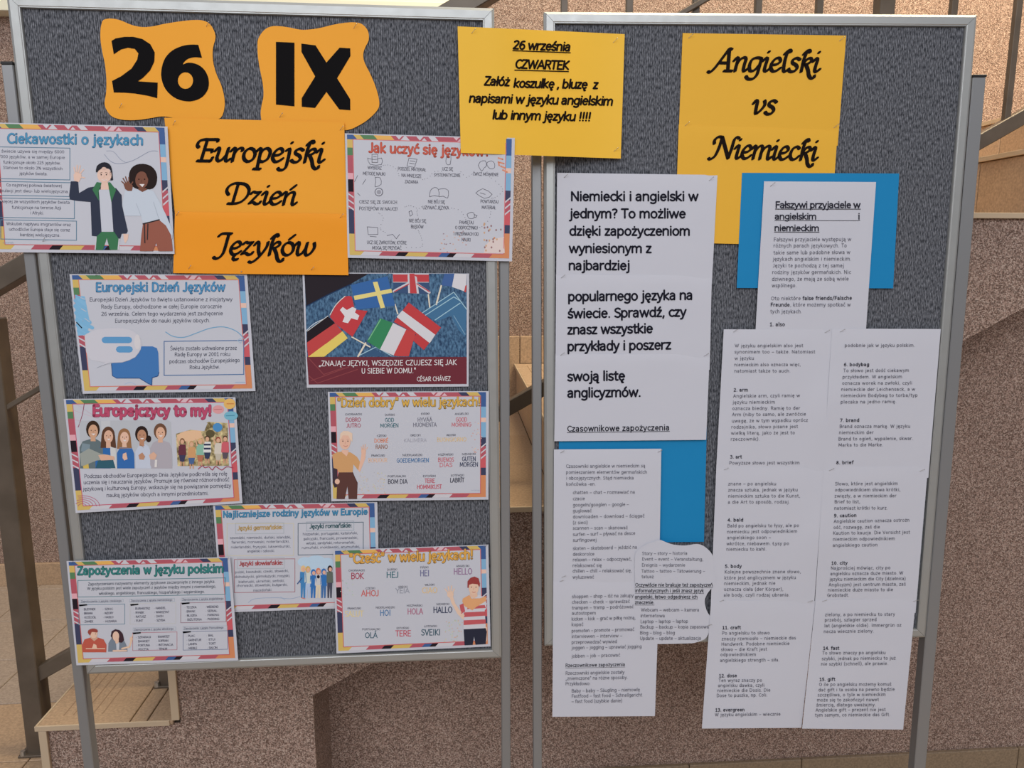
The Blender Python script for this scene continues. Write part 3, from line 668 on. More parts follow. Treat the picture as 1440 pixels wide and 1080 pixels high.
hole = [(1043 + 43 * math.cos(t), 453 + 47 * math.sin(t)) for t in [2 * math.pi * i / 20 for i in range(20)]]
def pg_hole(pr, outer, inner, c, lv=3):
    A = [Vector((x, y, 0)) for x, y in outer]; Bq = [Vector((x, y, 0)) for x, y in inner]; al = list(outer) + list(inner)
    for t in tessellate_polygon([A, Bq]): pr.items.append(([pr.px(al[i]) for i in t], c, lv))
pg_hole(q2, o6, hole, BLACK); q1.build(); q2.build()
bd = [(8, 260), (12, 220), (40, 175), (80, 150), (130, 147), (190, 155), (250, 167), (310, 165), (370, 155), (430, 140), (500, 128), (560, 126), (600, 138), (630, 175), (634, 225), (615, 265), (603, 305), (610, 350), (640, 410), (670, 480), (690, 550), (692, 600), (665, 640), (620, 680), (570, 710), (520, 730), (440, 735), (250, 735), (60, 720), (28, 660), (30, 600), (42, 540), (38, 470), (20, 380), (10, 310)]
bdp = sm([(360 + x / 4, y / 4) for x, y in bd + [bd[0]]], 3)[:-1]
sh = Sheet('number_badge', 'wavy-edged orange paper badge with big black letters IX', 'paper badge', LB, [(362, 31), (533, 31), (533, 184), (362, 184)], 2.0, ORANGE, wave=0, outline=bdp, pins=[(497, 40), (393, 165)], short='orange badge reading IX')
q1 = part(sh, 'numeral', (360, 0, 4)); q2 = part(sh, 'numeral', (360, 0, 4))
q1.pg('112,235 216,240 216,598 112,588', BLACK); q2.pg('255,245 335,255 396,352 470,268 530,272 531,315 456,440 530,558 530,620 468,615 396,517 332,607 257,600 257,552 333,430 256,292', BLACK); q1.build(); q2.build()

# --- orange heading, two sheets
NIB = (math.radians(-35), .50)
sh = Sheet('heading_sheet', 'orange heading sheet reading Europejski Dzień, upper of the two orange sheets', 'paper', LB, [(231, 165.5), (484, 172), (489, 330), (249, 328)], 4.4, ORANGE, curls=[(1, 0, 1.2, .3)], pins=[(243, 176), (478, 183)], short='upper orange heading sheet')
sh.zoom(230, 160, 4.5)
sh.text.tx('Europejski', 208, 298, 1008, 308, 136, BLACK, .84, font=C, nib=NIB, slant=.20)
sh.text.tx('Dzień', 400, 568, 835, 577, 128, BLACK, .84, font=C, nib=NIB, slant=.20); sh.done()
sh = Sheet('heading_sheet', 'deeper orange heading sheet reading Języków, lower of the two orange sheets', 'paper', LB, [(246, 298), (488, 301), (490, 387), (243.5, 384)], 6.4, ORANGE2, curls=[(0, 1, 1.5, .3)], pins=[(248, 303), (478, 306), (265, 378), (437, 380)], short='lower orange heading sheet')
sh.zoom(230, 160, 4.5)
sh.text.tx('Języków', 330, 890, 950, 897, 132, BLACK, .84, font=C, nib=NIB, slant=.20); sh.done()

# --- Ciekawostki
sh = Sheet('language_poster', 'flag-bordered poster titled Ciekawostki o językach with two waving people', 'poster', LB, [(-16, 172), (235.5, 178), (245.5, 357), (-4, 354.5)], 9.0, WHITE, curls=[(1, 1, 1.5, .3)], group=LG, pins=[(60, 340)], short='poster titled Ciekawostki o językach')
flag_border(sh); sh.zoom(0, 150, 5.144); a = sh.art; t = sh.text
title(t, 'Ciekawostki o językach', 52, 262, 1036, 276, 66, (70, 146, 188), (52, 92, 130))
BX = (84, 124, 148)
for x0, y0, x1, y1, sk in ((-40, 290, 505, 520, 8), (-40, 540, 515, 640, 6), (-40, 660, 538, 800, 6), (5, 818, 553, 957, 8)): a.rect(x0, y0, x1, y1, 5, BX, 5, sk=.018)
body(t, [('Na świecie używa się między 6000', -40, 465, 330, 337), ('a 7000 języków, a w samej Europie', -40, 470, 370, 378), ('funkcjonuje około 225 języków.', 22, 440, 412, 418), ('Stanowi to około 3% wszystkich', 22, 452, 450, 458), ('języków świata.', 140, 345, 492, 496),
         ('Co najmniej połowa światowej', 45, 448, 576, 582), ('populacji jest dwu- lub wielojęzyczna.', -30, 498, 616, 624),
         ('Najwięcej ze wszystkich języków świata', -40, 505, 694, 702), ('funkcjonuje na terenie Azji', 85, 442, 738, 742), ('i Afryki.', 218, 318, 778, 780),
         ('Wskutek napływu imigrantów oraz', 45, 512, 856, 864), ('uchodźców Europa staje się coraz', 65, 505, 896, 902), ('bardziej wielojęzyczna.', 145, 436, 936, 940)], 21)
a.ln('755,345 800,395 860,412 960,390 1080,325 1140,322', 3, (120, 132, 158), 5, 4); a.ln('770,320 820,325 870,380 905,400', 2.5, (120, 132, 158), 5, 3)
SK1 = (228, 190, 170); JK = (52, 58, 76); GR = (52, 116, 74)
a.pg('512,540 565,540 572,625 640,585 700,575 840,590 880,640 884,720 925,900 915,918 880,920 870,955 664,935 655,690 560,682 505,672 500,640', JK, 6)
a.pg('715,600 800,600 820,905 735,905', (190, 194, 204), 7); a.pg('735,545 780,545 788,600 728,600', SK1, 8)
a.pg('700,545 735,550 712,620 715,680 668,600', GR, 8); a.pg('795,545 780,550 805,690 840,602', GR, 8)
a.pg('700,938 735,905 825,905 858,955 850,1036 795,1036 772,950 745,1036 692,1036', GR, 7); a.pg('858,955 868,955 860,1036 850,1036', WHT_, 8); a.pg('692,945 700,940 692,1036 684,1036', WHT_, 8)
a.el(755, 495, 52, 55, SK1, 9); a.pg('693,470 700,430 735,405 775,405 802,430 812,470 805,475 790,450 735,448 700,475', (44, 44, 52), 10, 2); a.el(752, 447, 17, 10, (214, 178, 160), 11); a.pg('795,470 812,470 818,530 800,535', (44, 44, 52), 9)
for x in (732, 770): a.el(x, 492, 5, 5, (70, 50, 48), 11, n=8)
a.ln('738,528 755,534 770,528', 4, (244, 236, 236), 11); a.ln('724,480 738,476', 3, (60, 44, 42), 11); a.ln('762,476 778,480', 3, (60, 44, 42), 11); a.ln('753,497 751,512', 2.5, (200, 150, 130), 11)
a.pg('535,535 532,490 555,470 590,490 585,520 570,545', SK1, 7)
for q in ('545,480 535,440', '556,474 558,425', '568,476 580,428', '578,484 604,455', '583,508 612,515'): a.ln(q, 9, SK1, 7)
a.pg('892,920 930,922 925,960 905,990 895,960', SK1, 6)
HR = (44, 34, 32); SK2 = (122, 74, 56)
a.pg('935,480 950,445 985,420 1035,413 1090,428 1125,465 1137,510 1130,560 1105,592 1060,600 1000,598 955,575 932,530', HR, 7, 2); a.el(1025, 530, 47, 62, SK2, 8); a.pg('978,520 990,470 1020,450 1050,470 1072,525 1060,460 1000,450', HR, 9)
for x in (1004, 1046): a.el(x, 525, 5, 5, (34, 22, 22), 10, n=8)
a.pg('1008,560 1046,560 1030,582', (238, 230, 226), 10); a.ln('1024,530 1020,548', 3, (96, 54, 42), 10)
a.pg('1000,590 1060,590 1066,625 1000,625', SK2, 7)
a.pg('905,610 960,598 1000,600 1030,618 1070,598 1110,612 1150,680 1200,780 1250,900 1245,960 1160,840 1150,815 1035,845 1020,790 900,790 885,700', (188, 198, 210), 8, 0)
a.ln('985,700 1020,790', 3, (160, 170, 184), 9); a.ln('1110,690 1150,815', 3, (160, 170, 184), 9)
a.pg('893,560 925,540 960,570 955,610 925,610 905,595', SK2, 9)
for q in ('900,560 880,540', '908,550 890,518', '920,545 908,508', '932,545 932,512', '948,565 960,545'): a.ln(q, 8, SK2, 9)
BRN = (150, 84, 66); a.pg('1035,842 1150,818 1200,860 1238,930 1250,1045 1145,1045 1130,985 1105,1045 1012,1045 1022,930', BRN, 9); a.ln('1035,848 1152,818', 9, (54, 48, 50), 10); a.ln('1045,850 1048,985', 8, (54, 48, 50), 10); a.ln('1070,850 1066,960', 8, (54, 48, 50), 10)
t.tx('materiały', 20, 990, 100, 990, 12, (130, 150, 180), .3); sh.done()

# --- Jak uczyć się języków
sh = Sheet('language_poster', 'flag-bordered poster titled Jak uczyć się języków, tucked under the yellow notice', 'poster', LB, [(485, 187.5), (724, 194), (720, 367.5), (489, 362.5)], 7.6, WHITE, group=LG, curls=[(1, 1, 2, .4)], short='poster titled Jak uczyć się języków')
flag_border(sh, line=(214, 110, 110)); sh.zoom(480, 180, 5.684); a = sh.art; t = sh.text
title(t, 'Jak uczyć się języków?', 222, 192, 1185, 224, 72, (204, 88, 68), (164, 66, 52))
IC = (92, 92, 104); TX = (74, 74, 88)
def uc(rows, h=24): body(t, rows, h, TX, .42)
uc([('WYBIERZ', 210, 322, 328, 332), ('METODĘ NAUKI', 172, 352, 374, 380), ('PODZIEL MATERIAŁ', 452, 676, 336, 346), ('NA MNIEJSZE', 480, 640, 388, 398), ('ZADANIA', 508, 614, 440, 444), ('UCZ SIĘ', 806, 892, 338, 340), ('SYSTEMATYCZNIE', 740, 952, 386, 390), ('ĆWICZ MÓWIENIE', 1050, 1256, 378, 384)], 24)
uc([('CIESZ SIĘ ZE SWOICH', 142, 446, 602, 606), ('POSTĘPÓW W NAUCE!', 142, 452, 655, 660), ('NIE BÓJ SIĘ', 692, 828, 600, 604), ('UŻYWAĆ JĘZYKA', 650, 860, 648, 650), ('POWTARZAJ', 1112, 1256, 598, 602), ('MATERIAŁ', 1122, 1234, 646, 648), ('NIE BÓJ SIĘ', 540, 678, 752, 756), ('BŁĘDÓW', 556, 656, 800, 802), ('PAMIĘTAJ', 944, 1058, 766, 768), ('O ODPOCZYNKU', 910, 1090, 808, 810), ('I PRZERWACH OD', 898, 1098, 858, 860), ('NAUKI', 962, 1034, 904, 906), ('UCZ SIĘ ZWROTÓW, KTÓRE', 204, 522, 926, 930), ('MOGĄ SIĘ PRZYDAĆ', 246, 480, 970, 972)], 25)
for q in ('210,240 230,290 320,292 322,240 285,250 245,250 210,240', '245,210 290,210 290,275 245,275 245,210', '255,230 280,230', '540,240 605,250 585,315 525,305 540,240', '550,262 590,268', '545,280 585,287', '845,210 875,212 870,290 838,285 838,240 845,210', '1095,300 1110,270 1150,262 1160,300 1140,320 1120,345 1095,300', '1165,275 1200,262 1225,285 1222,320 1190,325 1165,300 1165,275', '270,395 310,398 318,450 270,470 275,430 270,395', '705,550 712,500 745,475 775,490 780,545 745,540 705,550', '780,490 820,485 855,500 850,560 815,545 782,550', '1075,520 1130,485 1205,530 1145,563 1075,520', '1110,518 1150,530', '1005,690 1030,675 1060,680 1060,720 1020,722 1005,690', '1060,690 1085,700 1075,715 1060,712', '207,790 290,795 292,850 215,852 207,790', '230,865 280,870', '365,860 410,850 440,885 465,850', '540,670 560,660 570,690 550,705 540,670', '105,430 130,380', '170,450 195,410', '130,520 150,540'): a.ln(q, 4, IC, 5, 2 if len(q) > 40 else 0)
a.el(300, 512, 34, 34, IC, 5); a.el(300, 512, 28, 28, PANEL, 6); a.el(300, 512, 18, 18, (150, 150, 160), 7)
def dots(q, nn, c=IC, r=3):
    q = sm(q, 8); L = len(q)
    for i in range(nn): x, y = q[int(i * (L - 1) / (nn - 1))]; a.el(x, y, r, r, c, 5, n=6)
dots('335,298 385,298 440,330 460,380', 9); dots('650,412 700,395 740,350 800,345', 8); dots('955,350 1000,395 1040,370', 5); dots('1185,390 1260,450 1290,500 1240,550 1200,562', 12); dots('880,640 950,660 985,710 1000,745', 8); dots('1195,670 1180,730 1130,785 1090,795', 8); dots('300,680 335,720 310,800 350,835', 10); dots('610,700 605,660 640,630', 6); dots('615,820 640,880 640,950 520,955', 12); dots('510,630 550,620 600,640', 6)
rr = random.Random(3)
for _ in range(34):
    x = rr.uniform(690, 1000); y = rr.uniform(820, 990)
    if y > 990 - (x - 670) * .6 or x > 780: a.el(x, y, 6, 4, rr.choice([(196, 128, 110), (150, 120, 130), (216, 166, 140)]), 5, n=7)
for _ in range(22): a.el(rr.uniform(1140, 1300), rr.uniform(750, 985), 7, 9, rr.choice([(206, 138, 90), (150, 110, 110), (206, 160, 120)]), 5, n=7)
a.pg('1140,1000 1150,940 1200,890 1300,870 1306,1000', (214, 196, 190), 4)
for q in ('1255,240 1290,250', '1265,275 1300,285', '1275,305 1310,320', '1290,335 1325,352', '1255,270 1262,300'): a.ln(q, 12, (220, 140, 110), 5)
sh.done()

# --- Europejski Dzień Języków (blue)
sh = Sheet('language_poster', 'flag-bordered poster titled Europejski Dzień Języków with two speech bubbles', 'poster', LB, [(97.8, 385.5), (347.6, 386), (359.3, 550), (116.2, 553.7)], 3.0, WHITE, group=LG, curls=[(0, 1, 2, .35), (1, 1, 1.5, .3)], pins=[(134, 388), (336, 386)], short='poster with speech bubbles')
flag_border(sh, line=(214, 118, 100)); sh.zoom(90, 370, 5.143); a = sh.art; t = sh.text
title(t, 'Europejski Dzień Języków', 230, 205, 1165, 202, 60, (72, 142, 190), (50, 88, 132))
body(t, [('Europejski Dzień Języków to święto ustanowione z inicjatywy', 185, 1218, 276, 274), ('Rady Europy, obchodzone w całej Europie corocznie', 268, 1142, 328, 325), ('26 września. Celem tego wydarzenia jest zachęcenie', 270, 1150, 380, 376), ('Europejczyków do nauki języków obcych.', 368, 1058, 430, 427), ('Święto zostało uchwalone przez', 768, 1250, 630, 626), ('Radę Europy w 2001 roku', 800, 1202, 674, 670), ('podczas obchodów Europejskiego', 762, 1272, 724, 714), ('Roku Języków.', 908, 1128, 766, 762)], 26, (64, 68, 88), .42)
a.ln('735,498 790,530 870,536 960,505 1060,470 1160,462 1250,495 1300,545', 6, (104, 160, 196), 5, 4)
a.rect(724, 566, 1300, 812, 6, (70, 110, 160), 5, sk=-.012)
a.ln('1255,560 1275,578 1292,560 1275,545 1255,560', 4, (150, 180, 205), 6)
for q, wd in (('85,235 150,270', 14), ('80,270 152,330', 24), ('82,310 160,385', 30), ('88,360 185,430', 30), ('92,410 205,468', 26), ('95,450 190,510', 22), ('100,490 160,520', 16)): a.ln(q, wd, (116, 176, 214), 5)
a.pg('80,235 150,240 190,440 160,520 100,525 85,400', (122, 180, 216), 4)
a.ln('92,430 128,468', 8, (30, 40, 52), 6)
for q in ('120,250 150,262', '125,330 160,350', '150,400 185,425'): a.ln(q, 5, PANEL, 7)
BB = (46, 110, 176); a.pg('560,602 640,602 672,615 682,650 688,800 675,822 635,830 637,882 610,872 545,832 380,832 350,815 343,725 480,700', (58, 116, 182), 6); a.ln('343,728 350,815 380,832 545,832 610,872 635,882 637,830 680,815 686,790', 5, (38, 76, 130), 7)
a.pg('150,520 240,480 420,470 510,500 558,560 555,620 515,680 420,718 340,722 240,755 300,720 200,700 160,640', (196, 195, 203), 7, 2); a.ln('240,756 330,722 420,718 515,680 556,620', 3, (150, 156, 168), 8, 2)
a.ln('295,556 470,556', 46, (86, 150, 200), 8); a.ln('398,624 475,624', 46, (86, 150, 200), 8); a.el(530, 570, 22, 55, (206, 202, 204), 8)
a.ln('440,875 480,862 520,880', 3, (150, 180, 210), 5, 2); a.ln('1240,862 1310,862', 5, (150, 170, 200), 5); sh.done()

# --- flags photograph
sh = Sheet('flag_photo_poster', 'poster photo of small paper flags in a denim pocket over a dark red quotation band', 'poster', LB, [(425.2, 383), (659.6, 384.6), (659.0, 543.5), (431.4, 545.4)], 3.0, WHITE, curls=[(0, 1, 1, .3)], group=LG, short='poster of small flags on denim', pins=[(543, 387)])
sh.zoom(420, 370, 5.684); a = sh.art; t = sh.text
a.pg('48,84 1343,84 1343,750 66,750', 'denim', 2); a.pg('45,84 560,84 420,165 60,348', (44, 38, 44), 3)
a.pg('66,750 1343,750 1343,966 80,970', (112, 40, 52), 3)
for q in ('80,760 200,890 350,840', '100,940 400,830', '80,900 150,960 470,850'): a.ln(q, 6, (142, 62, 66), 4)
a.ln('60,540 130,480 240,430', 5, (200, 210, 220), 4, 3); a.ln('60,345 240,250 420,168', 8, (20, 50, 90), 4)
a.pg('985,395 1240,240 1343,380 1330,590 1280,540 1220,420 1100,470', (60, 110, 150), 4); 
for q in ('985,400 1240,232 1343,370', '1000,425 1240,270 1290,300', '1090,455 1290,320'): a.ln(q, 7, (150, 190, 206), 5)
a.ln('1240,420 1330,570', 5, (120, 160, 186), 5); a.ln('480,740 620,670 740,740', 7, (150, 190, 206), 5); a.pg('480,745 600,680 700,745', (50, 86, 124), 4)
for q, wd in (('475,745 535,640', 14), ('425,590 570,670', 10), ('770,330 792,405', 10), ('1035,235 1048,355', 11), ('1140,180 1100,330', 13)): a.ln(q, wd, (216, 206, 184), 5)
SW = (48, 100, 166); a.pg('418,175 710,105 772,340 460,372 440,280', SW, 6); a.pg('440,262 740,205 748,235 448,296', (226, 208, 120), 7); a.pg('593,152 630,148 690,355 655,362', (226, 208, 120), 7)
a.pg('752,84 1038,88 1048,248 760,238', (52, 80, 120), 6); a.pg('752,90 1040,92 1042,150 756,150', (196, 60, 66), 8); a.pg('752,84 1040,84 1042,155 754,155', WHT_, 7); a.pg('885,84 925,84 945,242 890,240', (196, 60, 66), 9); a.pg('870,84 940,84 962,244 876,240', WHT_, 8)
for q, wd, c_ in (('760,225 880,160', 20, WHT_), ('765,228 880,168', 8, (196, 60, 66)), ('940,165 1045,235', 20, WHT_), ('945,165 1045,228', 8, (196, 60, 66))): a.ln(q, wd, c_, 8 if c_ == WHT_ else 9)
a.pg('1165,84 1245,84 1225,188 1140,178', (60, 96, 156), 6); a.pg('1245,84 1343,86 1336,230 1225,190', (206, 204, 208), 6); a.pg('1332,180 1343,175 1338,235 1322,228', (200, 70, 70), 7)
CH = (198, 54, 60); a.pg('250,430 290,350 360,270 400,262 425,268 448,372 550,382 500,470 430,590 300,490', CH, 6); a.ln('250,415 300,330 370,265', 6, (220, 214, 206), 7, 3)
a.pg('330,375 352,350 385,375 430,350 462,365 450,395 485,420 470,455 420,440 395,480 350,470 368,425', (214, 210, 212), 7)
a.pg('66,545 235,425 290,480 66,635', (40, 32, 38), 7); a.pg('66,635 290,480 350,548 75,750', (196, 62, 62), 7); a.pg('75,750 350,545 392,600 205,748', (230, 202, 90), 7); a.ln('66,545 235,422', 5, (200, 200, 196), 8)
a.pg('545,625 650,440 755,478 650,690', (46, 132, 84), 8); a.pg('650,690 755,478 860,530 758,738', (206, 204, 208), 8); a.pg('758,738 860,530 935,560 880,745 790,745', (200, 62, 62), 8); a.ln('560,610 655,450', 8, (110, 180, 130), 9)
a.pg('760,470 880,315 1138,515 1000,695 905,610 940,570', (196, 56, 60), 7); a.pg('783,430 828,378 1092,572 1048,640', (206, 204, 208), 9)
t.tx('„ZNAJĄC JĘZYKI, WSZĘDZIE CZUJESZ SIĘ JAK', 160, 822, 1262, 812, 40, (226, 222, 222), .48, 7, space=.5); t.tx('U SIEBIE W DOMU."', 502, 882, 938, 878, 40, (226, 222, 222), .48, 7, space=.5); t.tx('CÉSAR CHÁVEZ', 944, 944, 1214, 940, 34, (220, 214, 214), .48, 7, space=.4); sh.done()

# --- Europejczycy to my
sh = Sheet('language_poster', 'flag-bordered poster titled Europejczycy to my with photographs of young people', 'poster', LB, [(89.4, 561), (331, 558.6), (341, 707.8), (106.3, 721.5)], 8.0, WHITE, group=LG, curls=[(0, 1, 1.5, .3), (1, 0, 1.2, .2)], short='poster titled Europejczycy to my', pins=[(338, 560)])
flag_border(sh, line=(200, 84, 110)); sh.zoom(80, 550, 5.333); a = sh.art; t = sh.text
title(t, 'Europejczycy to my!', 270, 184, 1160, 184, 74, (190, 70, 104), (128, 48, 76), .95)
a.ln('205,95 190,180 160,270', 5, (150, 60, 90), 5, 2); 
for q in ('115,140 330,215', '130,215 250,240', '150,100 300,200'): a.ln(q, 2, (200, 160, 175), 5)
a.el(1210, 138, 44, 32, (218, 150, 152), 5); a.el(1295, 95, 44, 40, (226, 176, 90), 6); a.el(1305, 185, 52, 34, (110, 178, 200), 6)
a.ln('1180,138 1235,136', 5, (190, 110, 112), 6); a.ln('1275,95 1325,95', 6, (206, 120, 60), 7); a.ln('1270,185 1330,182', 6, (70, 140, 170), 7)
a.pg('168,232 185,222 830,218 855,232 868,560 850,578 205,582 182,565', (178, 182, 188), 5)
a.pg('330,222 400,221 410,400 340,400', (190, 192, 196), 6)
def kid(x, y, rx, ry, hair, skin, long_, shirt, sx0, sx1, sy):
    a.pg([(sx0, 580), (sx0 - 2, sy + 60), (sx0 + 22, sy + 16), (x - rx * .5, sy), (x + rx * .6, sy), (sx1 - 18, sy + 18), (sx1, sy + 65), (sx1 + 3, 580)], shirt, 6)
    a.el(x, y - ry * .15, rx * 1.22, ry * 1.18, hair, 7)
    if long_: a.pg([(x - rx * 1.25, y - 5), (x + rx * 1.25, y - 5), (x + rx * 1.5, y + ry * 1.75), (x - rx * 1.45, y + ry * 1.75)], hair, 7)
    a.pg([(x - rx * .4, y + ry * .6), (x + rx * .4, y + ry * .6), (x + rx * .5, sy + 16), (x - rx * .4, sy + 16)], skin, 8)
    a.el(x + 2, y + ry * .12, rx * .86, ry * .92, skin, 9); a.el(x - rx * .3, y, 4, 4, (60, 44, 40), 10, n=6); a.el(x + rx * .42, y, 4, 4, (60, 44, 40), 10, n=6)
    a.pg([(x - rx * .3, y + ry * .42), (x + rx * .5, y + ry * .42), (x + rx * .1, y + ry * .66)], (232, 222, 218), 10); a.ln([(x + 4, y + 4), (x + 2, y + ry * .3)], 3, (170, 120, 96), 10)
kid(270, 295, 42, 56, (60, 42, 32), (206, 156, 122), False, (96, 112, 116), 172, 345, 360); a.pg('172,470 240,430 330,470 400,480 400,510 300,520 200,560 182,560', (150, 156, 148), 9); a.pg('190,390 250,400 240,470 180,450', (120, 140, 150), 8); a.pg('178,500 230,470 240,580 200,580', (206, 176, 80), 8)
kid(385, 335, 40, 52, (92, 58, 40), (216, 168, 140), True, (40, 104, 176), 290, 440, 410); a.pg('400,415 440,430 452,580 405,580', (200, 200, 198), 8); a.pg('310,520 420,510 440,578 290,578', (44, 92, 110), 10); a.pg('310,480 360,475 430,490 435,515 330,520', (216, 168, 140), 11)
kid(505, 345, 38, 50, (150, 104, 66), (222, 178, 152), True, (46, 104, 176), 452, 580, 405); a.pg('495,470 520,460 530,510 505,520 492,500', (222, 178, 152), 9); a.ln('470,425 560,430', 3, (90, 150, 210), 9)
kid(635, 330, 40, 52, (48, 34, 30), (186, 132, 100), False, (188, 196, 212), 590, 705, 395); a.el(688, 358, 20, 26, (48, 34, 30), 7); a.pg('612,480 640,460 662,490 650,515 618,512', (186, 132, 100), 9); a.ln('620,400 650,420', 4, (150, 110, 80), 9)
kid(775, 310, 40, 52, (110, 74, 52), (218, 168, 136), False, (170, 164, 172), 700, 862, 370); a.pg('690,480 725,455 750,480 735,515 700,512', (216, 168, 140), 9); a.pg('735,515 752,515 750,570 732,572', (214, 210, 206), 9)
a.pg('893,320 1140,230 1280,240 1290,560 905,562', 'leaves', 5); a.pg('893,320 1000,290 1105,300 1130,240 1060,225 893,225', PANEL, 6); a.pg('900,330 960,300 1080,290 1090,350 1000,380 905,370', (226, 182, 140), 6)
a.el(1205, 272, 36, 34, (70, 140, 196), 8); a.el(1150, 320, 34, 30, (90, 80, 50), 7)
for x, y, c1, c2, hr in ((940, 430, (104, 48, 62), (60, 60, 90), (120, 80, 50)), (1010, 450, (206, 150, 96), (70, 100, 150), (196, 150, 100)), (1075, 430, (130, 180, 156), (180, 110, 80), (214, 170, 110)), (1128, 410, (214, 214, 210), (50, 60, 90), (70, 50, 40)), (1210, 420, (206, 196, 180), (190, 180, 160), (150, 60, 50)), (1262, 410, (206, 90, 100), (90, 80, 90), (80, 56, 44))):
    a.pg([(x - 26, y - 30), (x + 26, y - 30), (x + 30, y + 50), (x - 30, y + 50)], c1, 8); a.pg([(x - 24, y + 50), (x + 26, y + 50), (x + 14, y + 100), (x - 16, y + 100)], c2, 8)
    a.ln([(x - 10, y + 100), (x - 10, y + 128)], 10, (206, 150, 116), 8); a.ln([(x + 10, y + 100), (x + 12, y + 128)], 10, (206, 150, 116), 8)
    a.el(x, y - 55, 18, 22, hr, 9); a.el(x, y - 50, 14, 17, (216, 166, 130), 10); a.ln([(x - 24, y - 22), (x - 36, y - 70)], 9, (216, 166, 130), 9)
a.pg('1102,395 1154,395 1154,408 1102,408', (40, 50, 80), 9); a.pg('1102,425 1154,425 1154,438 1102,438', (40, 50, 80), 9)
a.ln('1060,585 1090,560 1110,575 1140,568 1165,592 1190,565 1235,592 1270,568 1320,575', 6, (168, 62, 88), 11, 3)
body(t, [('Podczas obchodów Europejskiego Dnia Języków podkreśla się rolę', 205, 1278, 652, 632), ('uczenia się i nauczania języków. Promuje się również różnorodność', 200, 1292, 698, 676), ('językową i kulturową Europy, wskazuje się na powiązanie pomiędzy', 196, 1306, 746, 722), ('nauką języków obcych a innymi przedmiotami.', 372, 1138, 794, 778)], 27, (72, 72, 92), .44)
for r_2 in (30, 55, 80, 105, 130): a.ln([(190 + r_2 * math.cos(math.radians(q)), 862 - r_2 * .6 * math.sin(math.radians(q))) for q in range(0, 181, 15) if 190 + r_2 * math.cos(math.radians(q)) > 140], 4, (190, 90, 120), 6)
sh.done()

# --- Dzień dobry / Cześć
def words(t, rows):
    for lab, lx0, lx1, ly, lines in rows:
        t.tx(lab, lx0, ly, lx1, ly - 2, 15, (70, 70, 84), .55, 6, space=.3)
        for (wd, x0, x1, y, hh, c) in lines: t.tx(wd, x0, y, x1, y - (x1 - x0) * .012, hh, c, .50, 6, space=.4)
R1 = (176, 62, 84); T1 = (40, 104, 116); G1 = (112, 112, 128); C1 = (204, 100, 110); O1 = (226, 130, 84); Y1_ = (222, 188, 130); P1 = (232, 190, 160); B1 = (70, 120, 170); N1 = (52, 62, 92); K1 = (54, 54, 72); RD = (198, 70, 88)
sh = Sheet('language_poster', 'flag-bordered poster titled Dzień dobry w wielu językach with a waving man', 'poster', LB, [(460.8, 551), (687.5, 550), (687, 702.5), (466, 705)], 7.4, WHITE, group=LG, curls=[(0, 1, 1.2, .3)], short='poster titled Dzień dobry')
flag_border(sh, line=(206, 96, 96)); sh.zoom(450, 540, 5.76); a = sh.art; t = sh.text
title(t, '"Dzień dobry" w wielu językach!', 140, 184, 1300, 176, 66, (214, 166, 66), (96, 78, 48), .66)
words(t, [('CHORWACKI', 202, 340, 254, [('DOBRO', 208, 330, 305, 30, R1), ('JUTRO', 214, 330, 352, 30, R1)]), ('DUŃSKI', 526, 606, 258, [('GOD', 526, 600, 307, 30, T1), ('MORGEN', 488, 636, 352, 30, T1)]), ('FIŃSKI', 818, 888, 250, [('HYVÄÄ', 790, 908, 304, 30, G1), ('HUOMENTA', 754, 944, 346, 30, G1)]), ('ANGIELSKI', 1092, 1204, 250, [('GOOD', 1100, 1190, 304, 32, C1), ('MORNING', 1066, 1224, 345, 30, C1)]),
          ('CZESKI', 460, 538, 428, [('DOBRÉ', 440, 552, 474, 30, O1), ('RANO', 450, 548, 524, 30, (150, 96, 70))]), ('GRECKI', 730, 816, 424, [('KALIMERA', 680, 864, 470, 26, (166, 166, 178))]), ('WŁOSKI', 1024, 1100, 422, [('BUONGIORNO', 948, 1186, 466, 30, Y1_)]),
          ('FRANCUSKI', 416, 526, 588, [('BONJOUR', 392, 544, 634, 32, P1)]), ('NIDERLANDZKI', 668, 830, 584, [('GOEDEMORGEN', 620, 882, 636, 32, B1)]), ('HISZPAŃSKI', 956, 1080, 580, [('BUENOS', 956, 1084, 630, 32, C1), ('DÍAS', 968, 1072, 672, 32, C1)]), ('NIEMIECKI', 1150, 1262, 576, [('GUTEN', 1150, 1262, 624, 34, N1), ('MORGEN', 1132, 1280, 670, 34, N1)]),
          ('PORTUGALSKI', 548, 696, 756, [('BOM DIA', 550, 708, 808, 34, K1)]), ('ESTOŃSKI', 834, 938, 754, [('TERE', 848, 930, 800, 32, RD), ('HOMMIKUST', 786, 986, 850, 32, RD)]), ('ŁOTEWSKI', 1060, 1168, 748, [('LABRĪT', 1054, 1168, 796, 34, K1)])])
TN = (206, 152, 96); SKM = (226, 178, 152)
a.pg('100,570 140,552 200,545 250,555 300,590 330,640 310,700 270,650 265,715 150,716 140,690 110,680', TN, 6); a.pg('175,535 232,535 228,560 215,585 180,556', SKM, 7)
a.el(202, 465, 46, 66, SKM, 8); a.pg('160,440 165,400 190,380 230,382 262,400 262,470 245,450 230,418 185,415 168,450', (226, 196, 170), 9)
for x in (185, 226): a.el(x, 463, 5, 5, (70, 46, 44), 10, n=8)
a.ln('192,500 208,506 224,500', 4, (196, 96, 84), 10); a.ln('206,468 202,486', 3, (204, 146, 122), 10); a.ln('176,450 192,448', 3, (190, 150, 128), 10); a.ln('216,450 234,448', 3, (190, 150, 128), 10)
a.pg('310,700 330,600 335,560 372,550 368,600 345,660 322,716', SKM, 6); a.el(352, 545, 20, 24, SKM, 7)
